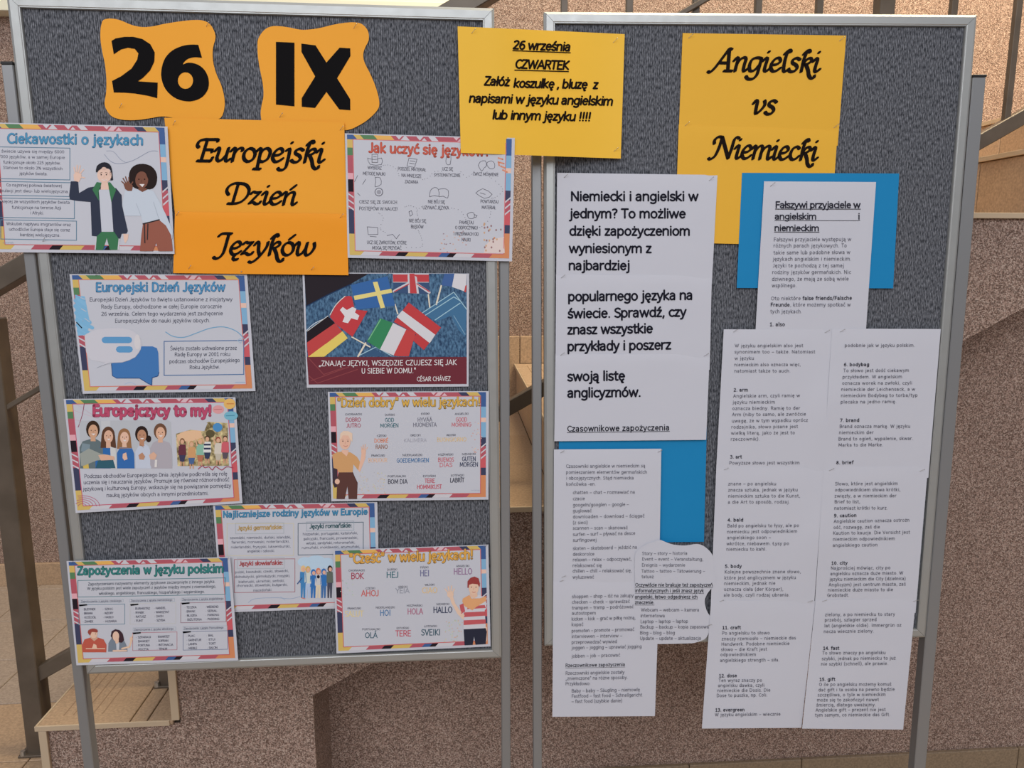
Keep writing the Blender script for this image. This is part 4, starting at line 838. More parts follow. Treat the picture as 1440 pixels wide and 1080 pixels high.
for q in ('342,530 334,510', '350,525 350,495', '360,528 368,490', '368,538 384,512'): a.ln(q, 7, SKM, 7)
PB = (92, 56, 50); a.pg('152,716 265,716 305,800 300,932 232,932 222,830 200,932 134,932 140,760', PB, 7); a.pg('108,680 140,690 138,790 150,830 118,840 102,800', (66, 52, 62), 6); a.el(140, 790, 20, 22, SKM, 8); a.ln('265,715 300,800', 3, (70, 42, 38), 8)
rr = random.Random(5)
for _ in range(70):
    x = rr.uniform(315, 530); y = rr.uniform(715, 890)
    a.el(x, y, 4.5, 4, rr.choice([(196, 196, 150), (214, 180, 140), (176, 176, 186), (206, 190, 170)]), 4, n=6)
for _ in range(22): a.el(rr.uniform(1225, 1312), rr.uniform(300, 560), 6, 5, rr.choice([(226, 190, 160), (206, 160, 150), (190, 170, 180)]), 4, n=6)
t.tx('materiały', 1222, 866, 1296, 866, 10, (140, 150, 180), .3); sh.done()

# --- Najliczniejsze rodziny
sh = Sheet('language_poster', 'flag-bordered poster titled Najliczniejsze rodziny języków, partly covered at both lower corners', 'poster', LB, [(299.5, 710), (530.5, 706), (534, 853.5), (311, 861.5)], 3.0, WHITE, group=LG, short='poster titled Najliczniejsze rodziny')
flag_border(sh); sh.zoom(290, 700, 5.76); a = sh.art; t = sh.text
title(t, 'Najliczniejsze rodziny języków w Europie', 136, 158, 1306, 134, 46, (60, 136, 178), (44, 86, 118), .72)
a.rect(168, 210, 708, 470, 4, (206, 196, 160), 5, -.004); a.rect(744, 208, 1272, 464, 5, (70, 96, 112), 5, -.02); a.rect(238, 206, 628, 292, 3, (160, 172, 176), 6, -.01); a.rect(812, 196, 1196, 270, 3, (140, 160, 172), 6, -.02)
a.rect(228, 500, 718, 768, 5, (170, 112, 120), 5, -.012); a.rect(252, 490, 632, 575, 3, (160, 172, 176), 6, -.01)
t.tx('Języki germańskie:', 254, 262, 620, 252, 32, (186, 152, 84), .75, 7); t.tx('Języki romańskie:', 838, 248, 1180, 238, 32, (60, 96, 104), .75, 7); t.tx('Języki słowiańskie:', 268, 550, 622, 540, 32, (172, 66, 70), .75, 7)
body(t, [('szwedzki, niemiecki, duński, islandzki,', 192, 688, 334, 328), ('farerski, norweski, niderlandzki,', 204, 676, 370, 362), ('niderlandzki, fryzyjski, luksemburski,', 200, 684, 410, 402), ('angielski i szkocki.', 332, 556, 442, 438), ('hiszpański, portugalski, kataloński,', 782, 1228, 304, 294), ('galicyjski, francuski, prowansalski,', 786, 1230, 342, 332), ('włoski, sardyński, retoromański,', 810, 1206, 378, 370), ('rumuński, mołdawski, arumuński,', 774, 1246, 414, 404),
         ('polski, kaszubski, czeski, słowacki,', 234, 668, 612, 600), ('dolnołużycki, górnołużycki, rosyjski,', 230, 680, 650, 640), ('białoruski, ukraiński, serbski,', 262, 636, 690, 680), ('chorwacki, słoweński, bułgarski,', 246, 660, 722, 712), ('macedoński.', 380, 534, 760, 754)], 19, (74, 80, 104), .45)
for cx, cy, rx, ry in ((800, 520, 60, 40), (890, 505, 75, 38), (980, 530, 60, 44), (860, 560, 90, 50)): a.el(cx, cy, rx, ry, (176, 202, 222), 5)
for x, hh, top, bot, hair in ((786, 560, (60, 130, 190), (60, 130, 190), (224, 190, 130)), (824, 565, (200, 206, 196), (170, 190, 220), (206, 170, 90)), (868, 590, (44, 112, 186), (44, 112, 186), (44, 112, 186)), (908, 580, (196, 196, 196), (216, 200, 170), (214, 120, 90)), (952, 585, (44, 112, 186), (60, 110, 170), (44, 112, 186)), (1002, 560, (96, 106, 96), (70, 72, 90), (44, 38, 44))):
    a.pg([(x - 26, hh + 40), (x + 22, hh + 40), (x + 26, hh + 130), (x - 28, hh + 130)], top, 7); a.pg([(x - 22, hh + 128), (x + 20, hh + 128), (x + 14, 812), (x + 2, 812), (x - 1, 720), (x - 8, 812), (x - 20, 812)], bot, 7)
    a.el(x, hh + 15, 20, 27, hair, 8); a.el(x + 3, hh + 20, 13, 17, (222, 168, 140), 9)
a.ln('740,696 775,650', 9, (60, 90, 140), 7); a.ln('772,810 800,818', 6, (206, 110, 90), 8); a.el(908, 640, 12, 14, (40, 36, 50), 9)
a.ln('340,850 380,822 460,812 580,810 680,818 760,800', 3, (130, 156, 190), 5, 4); a.ln('600,800 640,830', 3, (150, 176, 206), 5); sh.done()

# --- Zapożyczenia
sh = Sheet('language_poster', 'flag-bordered poster titled Zapożyczenia w języku polskim, lowest on the left', 'poster', LB, [(93.5, 789), (323.8, 783.3), (335, 928.6), (107.4, 935.6)], 8.6, WHITE, group=LG, curls=[(1, 1, 1.5, .3)], short='poster titled Zapożyczenia', pins=[(100, 792), (318, 787)])
flag_border(sh); sh.zoom(90, 775, 5.76); a = sh.art; t = sh.text
title(t, 'Zapożyczenia w języku polskim', 110, 190, 1292, 172, 62, (48, 128, 124), (32, 76, 80), .78)
TL_ = (84, 130, 140); a.rect(112, 238, 1306, 372, 5, TL_, 5, -.018)
body(t, [('Zapożyczeniami nazywamy elementy językowe zaczerpnięte z innego języka.', 195, 1226, 278, 256), ('W języku polskim jest wiele zapożyczeń z języków między innymi z niemieckiego,', 188, 1232, 314, 296), ('włoskiego, angielskiego, francuskiego, hiszpańskiego i węgierskiego.', 282, 1140, 354, 338)], 22, (64, 76, 92), .45)
body(t, [('Zapożyczenia z języka czeskiego', 136, 466, 416, 410), ('Zapożyczenia z języka niemieckiego', 540, 878, 410, 402), ('Zapożyczenia z języka angielskiego', 958, 1292, 400, 392), ('Zapożyczenia z języka włoskiego', 568, 888, 644, 636), ('Zapożyczenia z języka francuskiego', 972, 1292, 634, 626)], 16, (80, 86, 110), .45)
for (x0, y0, x1, y1, c_) in ((120, 436, 492, 598, (86, 128, 150)), (535, 426, 905, 592, (190, 190, 186)), (945, 420, 1312, 580, (150, 110, 122)), (556, 662, 915, 806, (180, 112, 124)), (965, 652, 1325, 802, (110, 120, 150))): a.rect(x0, y0, x1, y1, 4, c_, 5, -.02)
for x0, y0, x1, y1 in ((118, 396, 480, 420), (532, 390, 895, 414), (950, 380, 1308, 404), (560, 622, 905, 648), (965, 612, 1325, 638)): a.rect(x0, y0, x1, y1, 2.5, (150, 168, 180), 5, -.02)
for x, y in ((120, 440), (535, 436), (950, 425), (555, 666), (960, 658)): a.pg([(x, y - 6), (x + 66, y - 10), (x + 68, y + 0), (x + 6, y + 8)], (18, 18, 24), 8)
wl = [(146, 476, ['BUDYNEK', 'BRAMA', 'KOŚCIÓŁ', 'ZAMEK']), (312, 474, ['SZKIC', 'WZORY', 'HASŁO', 'HUSARIA']), (562, 470, ['BURMISTRZ', 'RYNEK', 'RATUSZ', 'FUNT']), (728, 466, ['HANDEL', 'WARSZTAT', 'DACH', 'SZYBA']), (976, 460, ['TECZKA', 'BIWAK', 'BLUZKA', 'BIŻUTERIA']), (1142, 456, ['WEEKEND', 'SERIAL', 'PARKING', 'PUDDING']), (582, 702, ['SZPARAGI', 'BANKIET', 'FORTUNA', 'POCZTA']), (746, 698, ['KWARTET', 'SOPRAN', 'INTONACJA', 'TENOR']), (988, 692, ['PLAC', 'GARNITUR', 'LAMPA', 'MEBLE']), (1152, 688, ['BAL', 'ETUI', 'TORT', 'SALON'])]
for x, y, ws in wl:
    for i, wd in enumerate(ws): t.tx('• ' + wd, x + i * 2, y + i * 33 + 4, x + i * 2 + 22 + 12.5 * len(wd), y + i * 33 + 2, 16, (64, 64, 86), .55, 6)
RS = (192, 84, 66); a.pg('150,820 148,760 165,715 215,700 275,700 320,715 345,760 342,820', RS, 6, 0); a.pg('210,700 225,690 262,690 275,705 245,730', (204, 160, 132), 7); a.el(240, 668, 32, 38, (228, 186, 158), 8); a.pg('192,660 198,640 230,627 262,632 275,650 262,660 225,655 212,685', (156, 68, 56), 9, 2)
a.ln('180,790 330,790', 8, (220, 178, 150), 8); a.pg('225,790 240,750 262,760 268,790', (224, 184, 156), 8); a.el(256, 670, 3.5, 3.5, (60, 40, 40), 10, n=6)
a.pg('357,815 360,745 385,705 430,695 475,705 500,750 512,780 515,815', (116, 128, 142), 6); a.pg('420,710 450,715 445,800 425,800', (192, 196, 204), 7); a.pg('378,690 385,650 415,632 450,640 475,668 487,720 470,742 445,740 440,700 400,720', (66, 44, 52), 8, 0); a.el(420, 690, 27, 40, (230, 190, 164), 9)
a.pg('412,725 430,690 445,720 440,745 420,750', (228, 186, 158), 10); a.ln('470,790 530,775 548,720', 14, (230, 192, 160), 7); a.el(545, 712, 12, 18, (230, 192, 160), 7); a.ln('550,700 556,675', 6, (230, 192, 160), 7); a.ln('400,808 505,806', 14, (228, 190, 164), 8)
sh.done()

# --- Cześć
sh = Sheet('language_poster', 'flag-bordered poster titled Cześć w wielu językach with a boy in a striped shirt', 'poster', LB, [(468.3, 773.5), (686.7, 765.8), (690, 909), (473.3, 919)], 8.2, WHITE, group=LG, curls=[(0, 1, 1.2, .3)], short='poster titled Cześć', pins=[(482, 776), (680, 769)])
flag_border(sh, line=(206, 96, 96)); sh.zoom(460, 755, 6); a = sh.art; t = sh.text
title(t, '"Cześć" w wielu językach!', 186, 222, 1232, 184, 74, (218, 160, 66), (100, 78, 48), .76)
words(t, [('CHORWACKI', 180, 318, 292, [('BOK', 202, 308, 354, 48, R1)]), ('DUŃSKI', 506, 592, 284, [('HEJ', 500, 602, 344, 48, T1)]), ('FIŃSKI', 786, 856, 266, [('HEI', 784, 862, 330, 48, (110, 110, 150))]), ('ANGIELSKI', 1090, 1200, 254, [('HELLO', 1068, 1224, 316, 48, (150, 112, 150))]),
          ('CZESKI', 324, 406, 442, [('AHOJ', 288, 436, 500, 48, (204, 90, 84))]), ('GRECKI', 598, 680, 430, [('YEIA', 578, 694, 474, 40, (146, 150, 162))]), ('WŁOSKI', 824, 908, 412, [('CIAO', 800, 930, 474, 46, Y1_)]),
          ('FRANCUSKI', 172, 286, 612, [('SALUT', 150, 306, 672, 46, (222, 202, 142))]), ('NIDERLANDZKI', 410, 572, 604, [('HOI', 446, 536, 664, 46, B1)]), ('HISZPAŃSKI', 672, 804, 588, [('HOLA', 678, 808, 652, 46, (176, 104, 132))]), ('NIEMIECKI', 922, 1032, 576, [('HALLO', 896, 1056, 640, 48, N1)]),
          ('PORTUGALSKI', 296, 448, 788, [('OLÁ', 320, 424, 852, 44, (48, 92, 110))]), ('ESTOŃSKI', 586, 692, 778, [('TERE', 576, 708, 838, 46, RD)]), ('ŁOTEWSKI', 820, 928, 762, [('SVEIKI', 794, 956, 830, 48, (44, 84, 100))])])
SR = (196, 84, 90); a.pg('1150,560 1160,510 1200,490 1290,490 1340,530 1345,600 1330,620 1340,775 1150,780 1155,640 1125,660 1118,575', (200, 198, 204), 6)
for y, a0, a1 in ((655, 1155, 1335), (722, 1152, 1338)): a.pg([(a0, y - 18), (a1, y - 26), (a1, y + 10), (a0, y + 22)], SR, 7)
a.pg('1118,575 1150,560 1165,630 1130,650', SR, 7); a.pg('1190,585 1330,575 1340,600 1180,610', SR, 7); a.pg('1145,520 1200,490 1220,520 1290,518 1340,500 1342,540 1260,590 1225,620 1160,585 1140,545', (222, 158, 104), 8, 0)
a.pg('1205,470 1265,465 1270,500 1238,520 1205,500', (222, 180, 152), 9); a.el(1237, 430, 42, 58, (232, 192, 164), 10); a.pg('1184,430 1185,375 1210,345 1245,335 1278,350 1290,395 1286,425 1270,400 1225,395 1198,405 1195,430', (156, 58, 56), 11, 0)
for x in (1218, 1256): a.el(x, 424, 4, 5, (60, 40, 40), 12, n=6)
a.ln('1225,465 1238,470 1252,464', 4, (190, 90, 80), 12); a.ln('1238,430 1234,446', 3, (206, 150, 126), 12)
a.pg('1030,500 1060,495 1080,560 1120,620 1160,660 1150,700 1100,650 1050,560', (232, 196, 170), 7); a.el(1040, 485, 28, 30, (232, 196, 170), 7)
for q in ('1020,470 995,440', '1030,460 1022,420', '1045,458 1050,415', '1060,468 1072,440'): a.ln(q, 10, (232, 196, 170), 7)
a.pg('1330,760 1348,760 1350,870 1335,900 1320,880', (232, 196, 170), 6); a.pg('1152,780 1338,770 1348,800 1338,905 1252,910 1240,840 1228,912 1160,915', (44, 46, 62), 7)
rr = random.Random(9)
for _ in range(26): a.el(rr.uniform(115, 225), rr.uniform(330, 500), 5, 5, rr.choice([(170, 190, 180), (190, 196, 170), (176, 182, 196)]), 4, n=6)
for _ in range(46): a.el(rr.uniform(985, 1140), rr.uniform(700, 885), 5, 5, rr.choice([(170, 196, 180), (206, 200, 150), (206, 170, 150)]), 4, n=6)
sh.done()

# ================================================================== PAPERS ON THE RIGHT BOARD
sh = Sheet('notice', 'yellow notice about 26 września bridging the gap between the two boards', 'notice', BR, [(643.5, 37), (878.5, 48), (873, 223), (648, 215)], 10.5, YELLOW, curls=[(0, 0, 1, .3)], wave=.4, nx=30, short='yellow notice across the boards', pins=[(663, 47), (862, 60), (863, 213)])
sh.zoom(720, 0, 4); t = sh.text; IN = (34, 24, 20)
t.tx('26 września', 5, 274, 328, 286, 46, IN, .80, slant=.16, under=1.6); t.tx('CZWARTEK', 16, 382, 318, 390, 46, IN, .80, slant=.16, under=1.9)
t.tx('koszulkę , bluzę  z', 8, 490, 482, 498, 46, IN, .80, slant=.16); t.tx('Załóż', -157, 477, -15, 482, 46, IN, .80, slant=.16)
t.tx('napisami w języku angielskim', -243, 574, 566, 592, 46, IN, .80, slant=.16); t.tx('lub innym języku !!!!', -112, 668, 442, 680, 46, IN, .80, slant=.16); sh.done()

sh = Sheet('heading_sheet', 'golden yellow heading sheet reading Angielski vs, upper of the yellow pair', 'paper', RB, [(960, 46.5), (1190, 50), (1178, 205), (954, 200)], 2.0, YELLOW2, wave=.5, pins=[(968, 54), (1180, 58)], short='upper golden heading sheet')
sh.zoom(1080, 0, 4); t = sh.text
t.tx('Angielski', -306, 398, 285, 404, 122, IN, .84, font=C, nib=NIB, slant=.20); t.tx('vs', -92, 640, 40, 642, 122, IN, .84, font=C, nib=NIB, slant=.20); sh.done()
sh = Sheet('heading_sheet', 'golden yellow heading sheet reading Niemiecki, lower of the yellow pair', 'paper', RB, [(954.5, 175), (1178, 183), (1167, 346), (949, 341)], 3.6, YELLOW2, wave=.5, pins=[(963, 177), (1172, 180)], short='lower golden heading sheet')
sh.zoom(1080, 0, 4); t = sh.text
t.tx('Niemiecki', -306, 888, 272, 902, 118, IN, .84, font=C, nib=NIB, slant=.20); sh.done()
Sheet('backing_sheet', 'blue paper sheet behind the false friends text, beside the yellow heading', 'paper', RB, [(1043.5, 243), (1264.5, 244), (1256, 405.5), (1036, 405)], 5.2, BLUE, wave=.4, short='upper blue sheet')
sh = Sheet('text_sheet', 'white sheet headed Fałszywi przyjaciele pinned on the blue paper', 'paper', RB, [(1074.5, 255), (1232, 256), (1216, 490), (1061, 490)], 6.6, WHITE, wave=.4, pins=[(1083, 262)], short='sheet headed Fałszywi przyjaciele')
sh.zoom(1030, 230, 4.5); t = sh.text; TB = (44, 44, 56)
t.tx('Fałszywi przyjaciele w', 272, 280, 810, 280, 38, TB, .72, under=1.5); t.tx('angielskim', 268, 352, 532, 352, 36, TB, .72); t.tx('i', 796, 352, 806, 352, 36, TB, .72); t.ln([(268 + 77 * i, 361) for i in range(8)], 3, TB, 5) ; t.tx('niemieckim', 266, 425, 549, 426, 36, TB, .72, under=1.6)
LT = (86, 86, 100)
body(t, [('Fałszywi przyjaciele występują w', 262, 752, 491, 489), ('różnych parach językowych. To', 260, 724, 530, 529), ('takie same lub podobne słowa w', 260, 746, 574, 571), ('językach angielskim i niemieckim.', 256, 752, 614, 613), ('Języki te pochodzą z tej samej', 256, 706, 656, 656), ('rodziny języków germańskich. Nic', 252, 750, 698, 697), ('dziwnego, że mają ze sobą wiele', 250, 736, 741, 739), ('wspólnego.', 250, 406, 782, 782), ('Oto niektóre', 245, 432, 864, 863), (', które możemy spotkać w', 366, 748, 904, 903), ('tych językach.', 240, 440, 946, 946)], 22, LT, .42, space=.9)
body(t, [('false friends/Falsche', 444, 756, 863, 861), ('Freunde', 242, 362, 904, 904), ('1. also', 236, 332, 1028, 1028)], 22, (50, 50, 62), .62, space=.8); sh.done()

WG = 'white text sheets in the left column of the right board'
def ws(lab, c, lift, **k): return Sheet('text_sheet', lab, 'paper', RB, c, lift, WHITE, **k)
sh = ws('white sheet in large print beginning Niemiecki i angielski w jednym', [(783.5, 243), (1009, 246), (1000.5, 410), (782, 410)], 5.2, group=WG, wave=.5, pins=[(793, 250), (997, 254)], short='sheet beginning Niemiecki i angielski')
sh.zoom(770, 230, 5.4); t = sh.text; TD = (30, 30, 42)
for s_, x0, x1, y in (('Niemiecki i angielski w', 175, 1145, 281), ('jednym? To możliwe', 168, 1050, 412), ('dzięki zapożyczeniom', 165, 1083, 544), ('wyniesionym z', 163, 790, 676), ('najbardziej', 160, 625, 806)): t.tx(s_, x0, y, x1, y, 66, TD, .72, space=.15)
sh.done()
sh = ws('white sheet in large print reading popularnego języka na świecie', [(782, 386), (1001, 388), (998, 520), (781, 520)], 6.6, group=WG, wave=.5, pins=[(789, 391)], short='sheet beginning popularnego języka')
sh.zoom(770, 400, 4.5); t = sh.text
for s_, x0, x1, y, y1 in (('popularnego języka na', 130, 920, 104, 94), ('świecie. Sprawdź, czy', 128, 878, 212, 200), ('znasz wszystkie', 126, 666, 314, 305), ('przykłady i poszerz', 126, 782, 420, 408)): t.tx(s_, x0, y, x1, y1, 56, TD, .72, space=.15)
sh.done()
sh = ws('white sheet reading swoją listę anglicyzmów with underlined Czasownikowe zapożyczenia', [(781, 498), (998, 498), (993, 618.5), (779.5, 620.5)], 8.0, group=WG, wave=.7, pins=[(788, 500), (990, 501)], short='sheet reading swoją listę anglicyzmów')
sh.zoom(770, 400, 4.5); t = sh.text
t.tx('swoją listę', 126, 610, 490, 605, 56, TD, .72, space=.15); t.tx('anglicyzmów.', 126, 714, 592, 708, 56, TD, .72, space=.15); t.tx('Czasownikowe zapożyczenia', 124, 930, 772, 922, 34, TD, .60, space=.6, under=1.6); sh.done()
Sheet('backing_sheet', 'blue paper sheet under the left column of white text, above the curved slip', 'paper', RB, [(786, 600), (994, 600), (990, 762), (785, 764)], 3.0, BLUE, wave=.4, short='lower blue sheet')
sh = ws('white small-print sheet about Czasowniki angielskie over the lower blue paper', [(779, 632), (930, 631), (926.5, 835), (778, 835)], 8.4, group=WG, wave=.5, pins=[(788, 637), (925, 636), (790, 812)], short='sheet about Czasowniki angielskie')
sh.zoom(770, 620, 5.4); t = sh.text; T3 = (82, 82, 96)
body(t, [('Czasowniki angielskie w niemieckim są', 140, 742, 204, 200), ('pomieszaniem elementów germańskich', 140, 756, 250, 248), ('i obcojęzycznych. Stąd niemiecka', 142, 655, 294, 292), ('końcówka -en.', 142, 366, 340, 339), ('chatten – chat – rozmawiać na', 192, 664, 404, 400), ('czacie', 192, 284, 450, 449), ('googeln/googlen – google –', 192, 618, 498, 493), ('guglować', 192, 334, 542, 541), ('downloaden – download – ściągać', 192, 736, 588, 580), ('(z sieci)', 192, 306, 632, 631), ('scannen – scan – skanować', 192, 608, 674, 670), ('surfen – surf – pływać na desce', 192, 666, 722, 712), ('surfingowej', 192, 372, 766, 763), ('skaten – skateboard – jeździć na', 192, 680, 828, 818), ('deskorolce', 192, 356, 872, 870), ('relaxen – relax – odpoczywać,', 192, 638, 914, 908), ('relaksować się', 190, 412, 958, 956), ('chillen – chill – relaksować się,', 190, 640, 1000, 996), ('wyluzować', 190, 352, 1046, 1044)], 24, T3, .42, space=.5); sh.done()
sh = ws('white small-print sheet hanging below the frame, with Rzeczownikowe zapożyczenia underlined', [(778, 816.5), (927.5, 816.5), (921, 1007), (776.8, 1008)], 9.6, group=WG, wave=.6, curls=[(.5, 1, 3, .5)], pins=[(787, 818)], short='hanging sheet with Rzeczownikowe zapożyczenia')
sh.zoom(770, 810, 5.14); t = sh.text
body(t, [('shoppen – shop – iść na zakupy', 176, 622, 160, 152), ('checken – check – sprawdzać', 176, 594, 200, 194), ('trampen – tramp – podróżować', 176, 622, 242, 232), ('autostopem', 176, 350, 280, 278), ('kicken – kick – grać w piłkę nożną,', 174, 636, 322, 312), ('kopać', 174, 258, 362, 361), ('promoten – promote – promować', 174, 626, 408, 396), ('interviewen – interview –', 174, 540, 448, 442), ('przeprowadzać wywiad', 174, 502, 490, 484), ('joggen – jogging – uprawiać jogging', 174, 680, 530, 520), ('jobben – job – pracować', 174, 524, 590, 582), ('Rzeczowniki angielskie zostały', 130, 556, 714, 706), ('„zniemczone" na różne sposoby.', 130, 580, 752, 744), ('Przykładowo:', 130, 310, 790, 788), ('Baby – baby – Säugling – niemowlę', 174, 668, 842, 832), ('Fastfood – fast food – Schnellgericht', 174, 684, 880, 870), ('– fast food (szybkie danie)', 174, 540, 918, 912)], 23, T3, .42, space=.5)
t.tx('Rzeczownikowe zapożyczenia', 130, 658, 560, 650, 23, TD, .54, space=.6, under=2.5); sh.done()
wv_ = [(893, 906), (893, 830), (892.5, 790), (894, 778), (900, 771), (910, 765), (918, 762.5), (927, 759), (937, 762.6), (948, 766), (964, 767), (979, 765), (988, 767), (996, 773), (1001.5, 780), (1003.5, 790), (1003.5, 800), (1006, 812), (1005, 821), (999.6, 828.5), (994, 836), (991, 846), (994, 859), (1000, 869), (1001.5, 878), (997.6, 888), (992, 898), (980, 903), (964, 905)]
sh = ws('white paper slip cut with wavy edges, listing Story and Event loanwords', [(893, 759), (1006, 759), (1006, 906), (893, 906)], 11.2, wave=0, outline=sm(wv_ + [wv_[0]], 3)[:-1], pins=[(995, 880)], short='wavy-edged slip')
sh.zoom(770, 620, 5.4); t = sh.text
body(t, [('Story – story – historia', 718, 1062, 866, 864), ('Event – event – Veranstaltung,', 718, 1182, 908, 910), ('Ereignis – wydarzenie', 716, 1046, 954, 954), ('Tattoo – tattoo – Tätowierung –', 714, 1196, 1000, 1000), ('tatuaż', 714, 806, 1042, 1042)], 23, T3, .42, space=.5)
t.zoom(770, 810, 5.14)
for s_, x0, x1, y in (('Oczywiście nie brakuje też zapożyczeń', 634, 1194, 76), ('informatycznych i jeśli znasz język', 634, 1130, 118), ('angielski, łatwo odgadniesz ich', 632, 1084, 162), ('znaczenie.', 632, 772, 202)): t.tx(s_, x0, y, x1, y, 24, TD, .54, under=2.5, space=.4)
body(t, [('Webcam – webcam – kamera', 676, 1096, 256, 256), ('internetowa', 672, 848, 298, 298), ('Laptop – laptop – laptop', 672, 1016, 340, 338), ('Backup – backup – kopia zapasowa', 670, 1166, 380, 378), ('Blog – blog – blog', 668, 920, 422, 421), ('Update – update – aktualizacja', 668, 1110, 462, 460)], 23, T3, .42, space=.5); sh.done()

CGp = 'numbered false friends sheets in two hanging columns'
def fs_(lab, c, lift, oz, rows, bold, pins, sh_, **k):
    s = ws(lab, c, lift, group=CGp, pins=pins, short=sh_, **k); s.zoom(*oz); body(s.text, rows, oz[2] * 4.3, (78, 78, 92), .46, space=1.0); body(s.text, bold, oz[2] * 4.3, (48, 48, 60), .70, space=.9); s.done()
fs_('first false friends sheet of the left hanging column, topmost, numbered arm and art', [(1017.8, 463), (1172, 463.5), (1158.5, 672), (1006.5, 672)], 8.2, (1000, 450, 5.14),
    [('W języku angielskim also jest', 172, 665, 196, 195), ('synonimem too – także. Natomiast', 170, 752, 241, 240), ('w języku', 170, 310, 288, 286), ('niemieckim also oznacza więc,', 168, 648, 334, 332), ('natomiast także to auch.', 168, 574, 379, 378), ('Angielskie arm, czyli ramię w', 160, 642, 560, 556), ('języku niemieckim', 156, 462, 605, 603), ('oznacza biedny. Ramię to der', 154, 644, 650, 647), ('Arm (niby to samo, ale zwróćcie', 152, 686, 694, 690), ('uwagę, że w tym wypadku oprócz', 150, 700, 740, 734), ('rodzajnika, słowo pisane jest', 146, 628, 784, 780), ('wielką literą, jako że jest to', 144, 606, 828, 825), ('rzeczownik).', 142, 352, 872, 870), ('Powyższe słowo jest wszystkim', 132, 640, 1044, 1042)],
    [('2. arm', 164, 266, 516, 515), ('3. art', 138, 222, 1000, 999)], [(1031, 467), (1160, 468)], 'top sheet of the left hanging column', wave=.8, curls=[(1, .55, 3, .2)])
fs_('first false friends sheet of the right hanging column, topmost, numbered bodybag and brand', [(1170, 462), (1323, 462.7), (1305.5, 672), (1157, 672)], 8.6, (1150, 450, 5.14),
    [('podobnie jak w języku polskim.', 196, 702, 194, 193), ('To słowo jest dość ciekawym', 186, 660, 376, 374), ('przykładem. W angielskim', 180, 610, 422, 420), ('oznacza worek na zwłoki, czyli', 176, 682, 467, 465), ('niemieckie der Leichensack, a w', 170, 704, 512, 510), ('niemieckim Bodybag to torba/typ', 168, 722, 557, 554), ('plecaka na jedno ramię.', 166, 570, 603, 600), ('Brand oznacza markę. W języku', 158, 668, 780, 778), ('niemieckim der', 154, 404, 824, 823), ('Brand to ogień, wypalenie, skwar.', 150, 690, 870, 866), ('Marka to die Marke.', 150, 472, 914, 912)],
    [('6. bodybag', 190, 372, 333, 332), ('7. brand', 162, 300, 736, 735), ('8. brief', 134, 258, 1042, 1040)], [(1181, 467)], 'top sheet of the right hanging column', wave=.8, curls=[(0, .5, 3, .2)])
fs_('middle false friends sheet of the left hanging column, numbered bald and body', [(1007.3, 657), (1159, 658), (1144, 862), (999, 862)], 9.6, (980, 650, 5.4),
    [('znane – po angielsku', 238, 602, 175, 174), ('znacza sztuka, jednak w języku', 238, 766, 222, 220), ('niemieckim sztuka to die Kunst,', 238, 784, 268, 266), ('a die Art to sposób, rodzaj.', 236, 706, 314, 312), ('Bald po angielsku to łysy, ale po', 232, 776, 494, 491), ('niemiecku jest odpowiednikiem', 230, 762, 540, 534), ('angielskiego soon –', 230, 562, 584, 582), ('wkrótce, niebawem. Łysy po', 226, 700, 630, 628), ('niemiecku to kahl.', 224, 528, 672, 671), ('Kolejne powszechnie znane słowo,', 212, 790, 844, 842), ('które jest anglicyzmem w języku', 210, 752, 890, 886), ('niemieckim, jednak nie', 208, 596, 932, 930), ('oznacza ciała (der Körper),', 206, 656, 976, 975), ('ale body, czyli rodzaj ubrania.', 204, 706, 1020, 1018)],
    [('4. bald', 234, 352, 450, 449), ('5. body', 214, 340, 802, 800)], [(1018, 661)], 'middle sheet of the left hanging column', wave=.8, curls=[(1, .5, 3.5, .22)])
fs_('middle false friends sheet of the right hanging column, numbered caution and city', [(1158.5, 657), (1305, 656), (1287.5, 862), (1145, 862)], 10.0, (1130, 650, 5.4),
    [('Słowo, które jest angielskim', 240, 716, 175, 172), ('odpowiednikiem słowa krótki,', 238, 736, 221, 219), ('zwięzły, a w niemieckim der', 236, 706, 267, 265), ('Brief to list,', 236, 430, 312, 311), ('natomiast krótki to kurz.', 234, 640, 360, 358), ('Angielskie caution oznacza ostrożn', 230, 804, 460, 450), ('ość, rozwagę, zaś die', 228, 580, 506, 502), ('Kaution to kaucja. Die Vorsicht jest', 226, 808, 550, 542), ('niemieckim odpowiednikiem', 224, 694, 596, 590), ('angielskiego caution', 222, 562, 642, 638), ('Najprościej mówiąc, city po', 208, 660, 816, 812), ('angielsku oznacza duże miasto. W', 204, 756, 858, 852), ('języku niemieckim die City (dzielnica)', 198, 776, 900, 894), ('Anglicyzm) jest centrum miasta, zaś', 192, 776, 942, 936), ('niemieckie duże miasto to die', 186, 680, 982, 978), ('Großstadt.', 180, 346, 1022, 1020)],
    [('9. caution', 232, 402, 417, 414), ('10. city', 212, 334, 778, 776)], [(1166, 662), (1293, 663)], 'middle sheet of the right hanging column', wave=.8, curls=[(0, .5, 3.5, .22)])
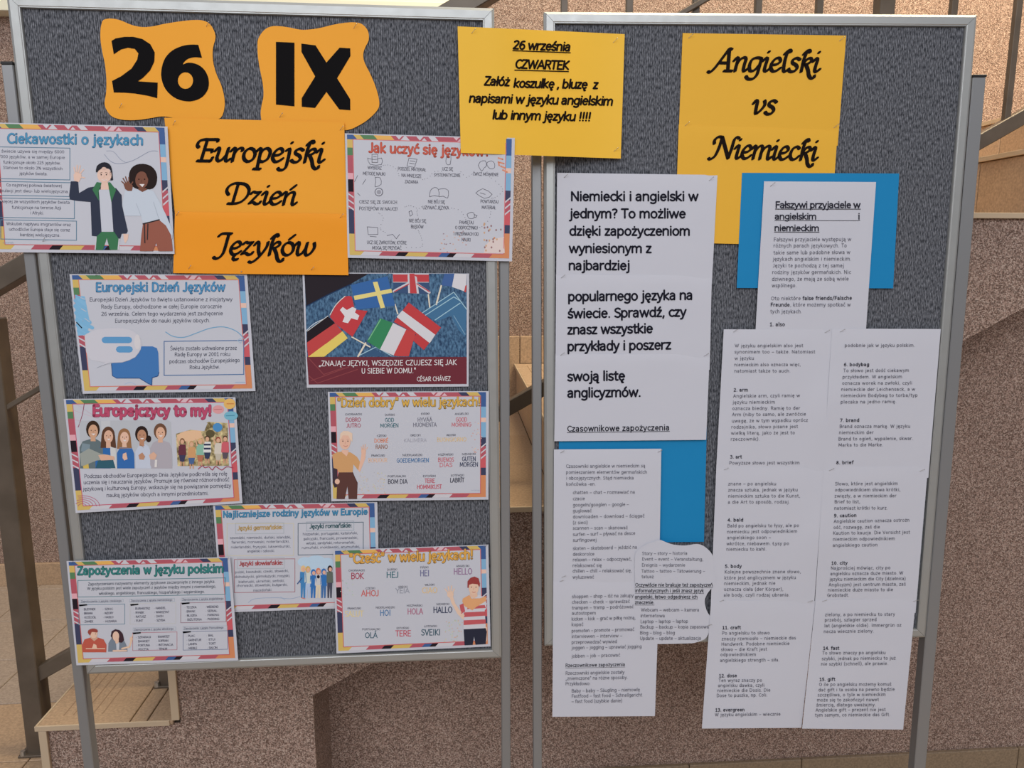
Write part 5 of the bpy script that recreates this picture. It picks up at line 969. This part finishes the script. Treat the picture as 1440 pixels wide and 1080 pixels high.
fs_('lowest false friends sheet of the left hanging column, numbered craft, dose and evergreen', [(1000, 844), (1146.5, 845), (1127, 1023.5), (987, 1024.5)], 11.0, (980, 840, 4.235),
    [('Po angielsku to słowo', 150, 434, 222, 220), ('znaczy rzemiosło – niemieckie das', 148, 590, 256, 250), ('Handwerk. Podobne niemieckie', 146, 552, 288, 283), ('słowo – die Kraft jest', 144, 418, 320, 317), ('odpowiednikiem', 140, 352, 350, 349), ('angielskiego strength – siła.', 138, 492, 384, 381), ('Ten wyraz znaczy po', 130, 388, 504, 502), ('angielsku dawka, czyli', 126, 402, 534, 532), ('niemieckie die Dosis. Die', 122, 438, 564, 561), ('Dose to puszka, np. Coli.', 118, 420, 594, 590), ('W języku angielskim – wiecznie', 108, 498, 708, 704)],
    [('11. craft', 152, 262, 190, 189), ('12. dose', 132, 238, 476, 475), ('13. evergreen', 110, 284, 680, 678)], [(1012, 846), (1136, 847)], 'lowest sheet of the left hanging column', wave=.9, curls=[(.5, 1, 4, .5)])
fs_('lowest false friends sheet of the right hanging column, numbered fast and gift', [(1147, 843.5), (1288, 843), (1270, 1026), (1128, 1024.5)], 11.6, (980, 840, 4.235),
    [('zielony, a po niemiecku to stary', 764, 1180, 112, 109), ('przebój, szlagier sprzed', 762, 1070, 144, 141), ('lat (angielskie oldie). Immergrün oz', 760, 1218, 178, 174), ('nacza wiecznie zielony.', 756, 1054, 212, 209), ('To słowo znaczy po angielsku', 748, 1124, 340, 338), ('szybki, jednak po niemiecku to już', 744, 1184, 374, 370), ('nie szybki (schnell), ale prawie.', 740, 1140, 406, 402), ('O ile po angielsku możemy komuś', 728, 1158, 528, 526), ('dać gift i ta osoba na pewno będzie', 724, 1178, 560, 556), ('szczęśliwa, o tyle w niemieckim', 720, 1124, 590, 587), ('może się to zakończyć nawet', 716, 1084, 620, 618), ('śmiercią, dlatego uważajmy.', 712, 1066, 650, 648), ('Angielskie gift – prezent nie jest', 708, 1124, 680, 677), ('tym samym, co niemieckie das Gift.', 704, 1152, 710, 707)],
    [('14. fast', 752, 848, 312, 311), ('15. gift', 730, 824, 498, 497)], [(1156, 846), (1284, 846)], 'lowest sheet of the right hanging column', wave=.9, curls=[(.5, 1, 4, .5), (0, 1, 3, .4)])

# ================================================================== PINS
def pin_mesh():
    bm = bmesh.new(); bmesh.ops.create_cone(bm, cap_ends=True, segments=6, radius1=.00035, radius2=.00035, depth=.010, matrix=Matrix.Translation((0, 0, .005)))
    bmesh.ops.create_uvsphere(bm, u_segments=8, v_segments=6, radius=.0009, matrix=Matrix.Translation((0, 0, .0104)))
    me = bpy.data.meshes.new('pin'); bm.to_mesh(me); bm.free(); me.materials.append(steel); return me
PM = pin_mesh()
seen = set()
for i, (s, (x, y), short) in enumerate(PINS):
    u, v = s.to_uv(x, y); vert = 'top' if v < .35 else 'bottom'; side = 'left' if u < .4 else ('right' if u > .6 else 'middle')
    o = bpy.data.objects.new('pin', PM); COL.objects.link(o); o.location = s.point((x, y), .0003)
    d = (Vector((.62, 0, .55)) + s.board.n * -.55).normalized(); o.rotation_euler = d.to_track_quat('Z', 'Y').to_euler()
    tag(o, 'thin steel pin at the %s %s of the %s' % (vert, side, short), 'pin', 'thin steel pins holding the papers')
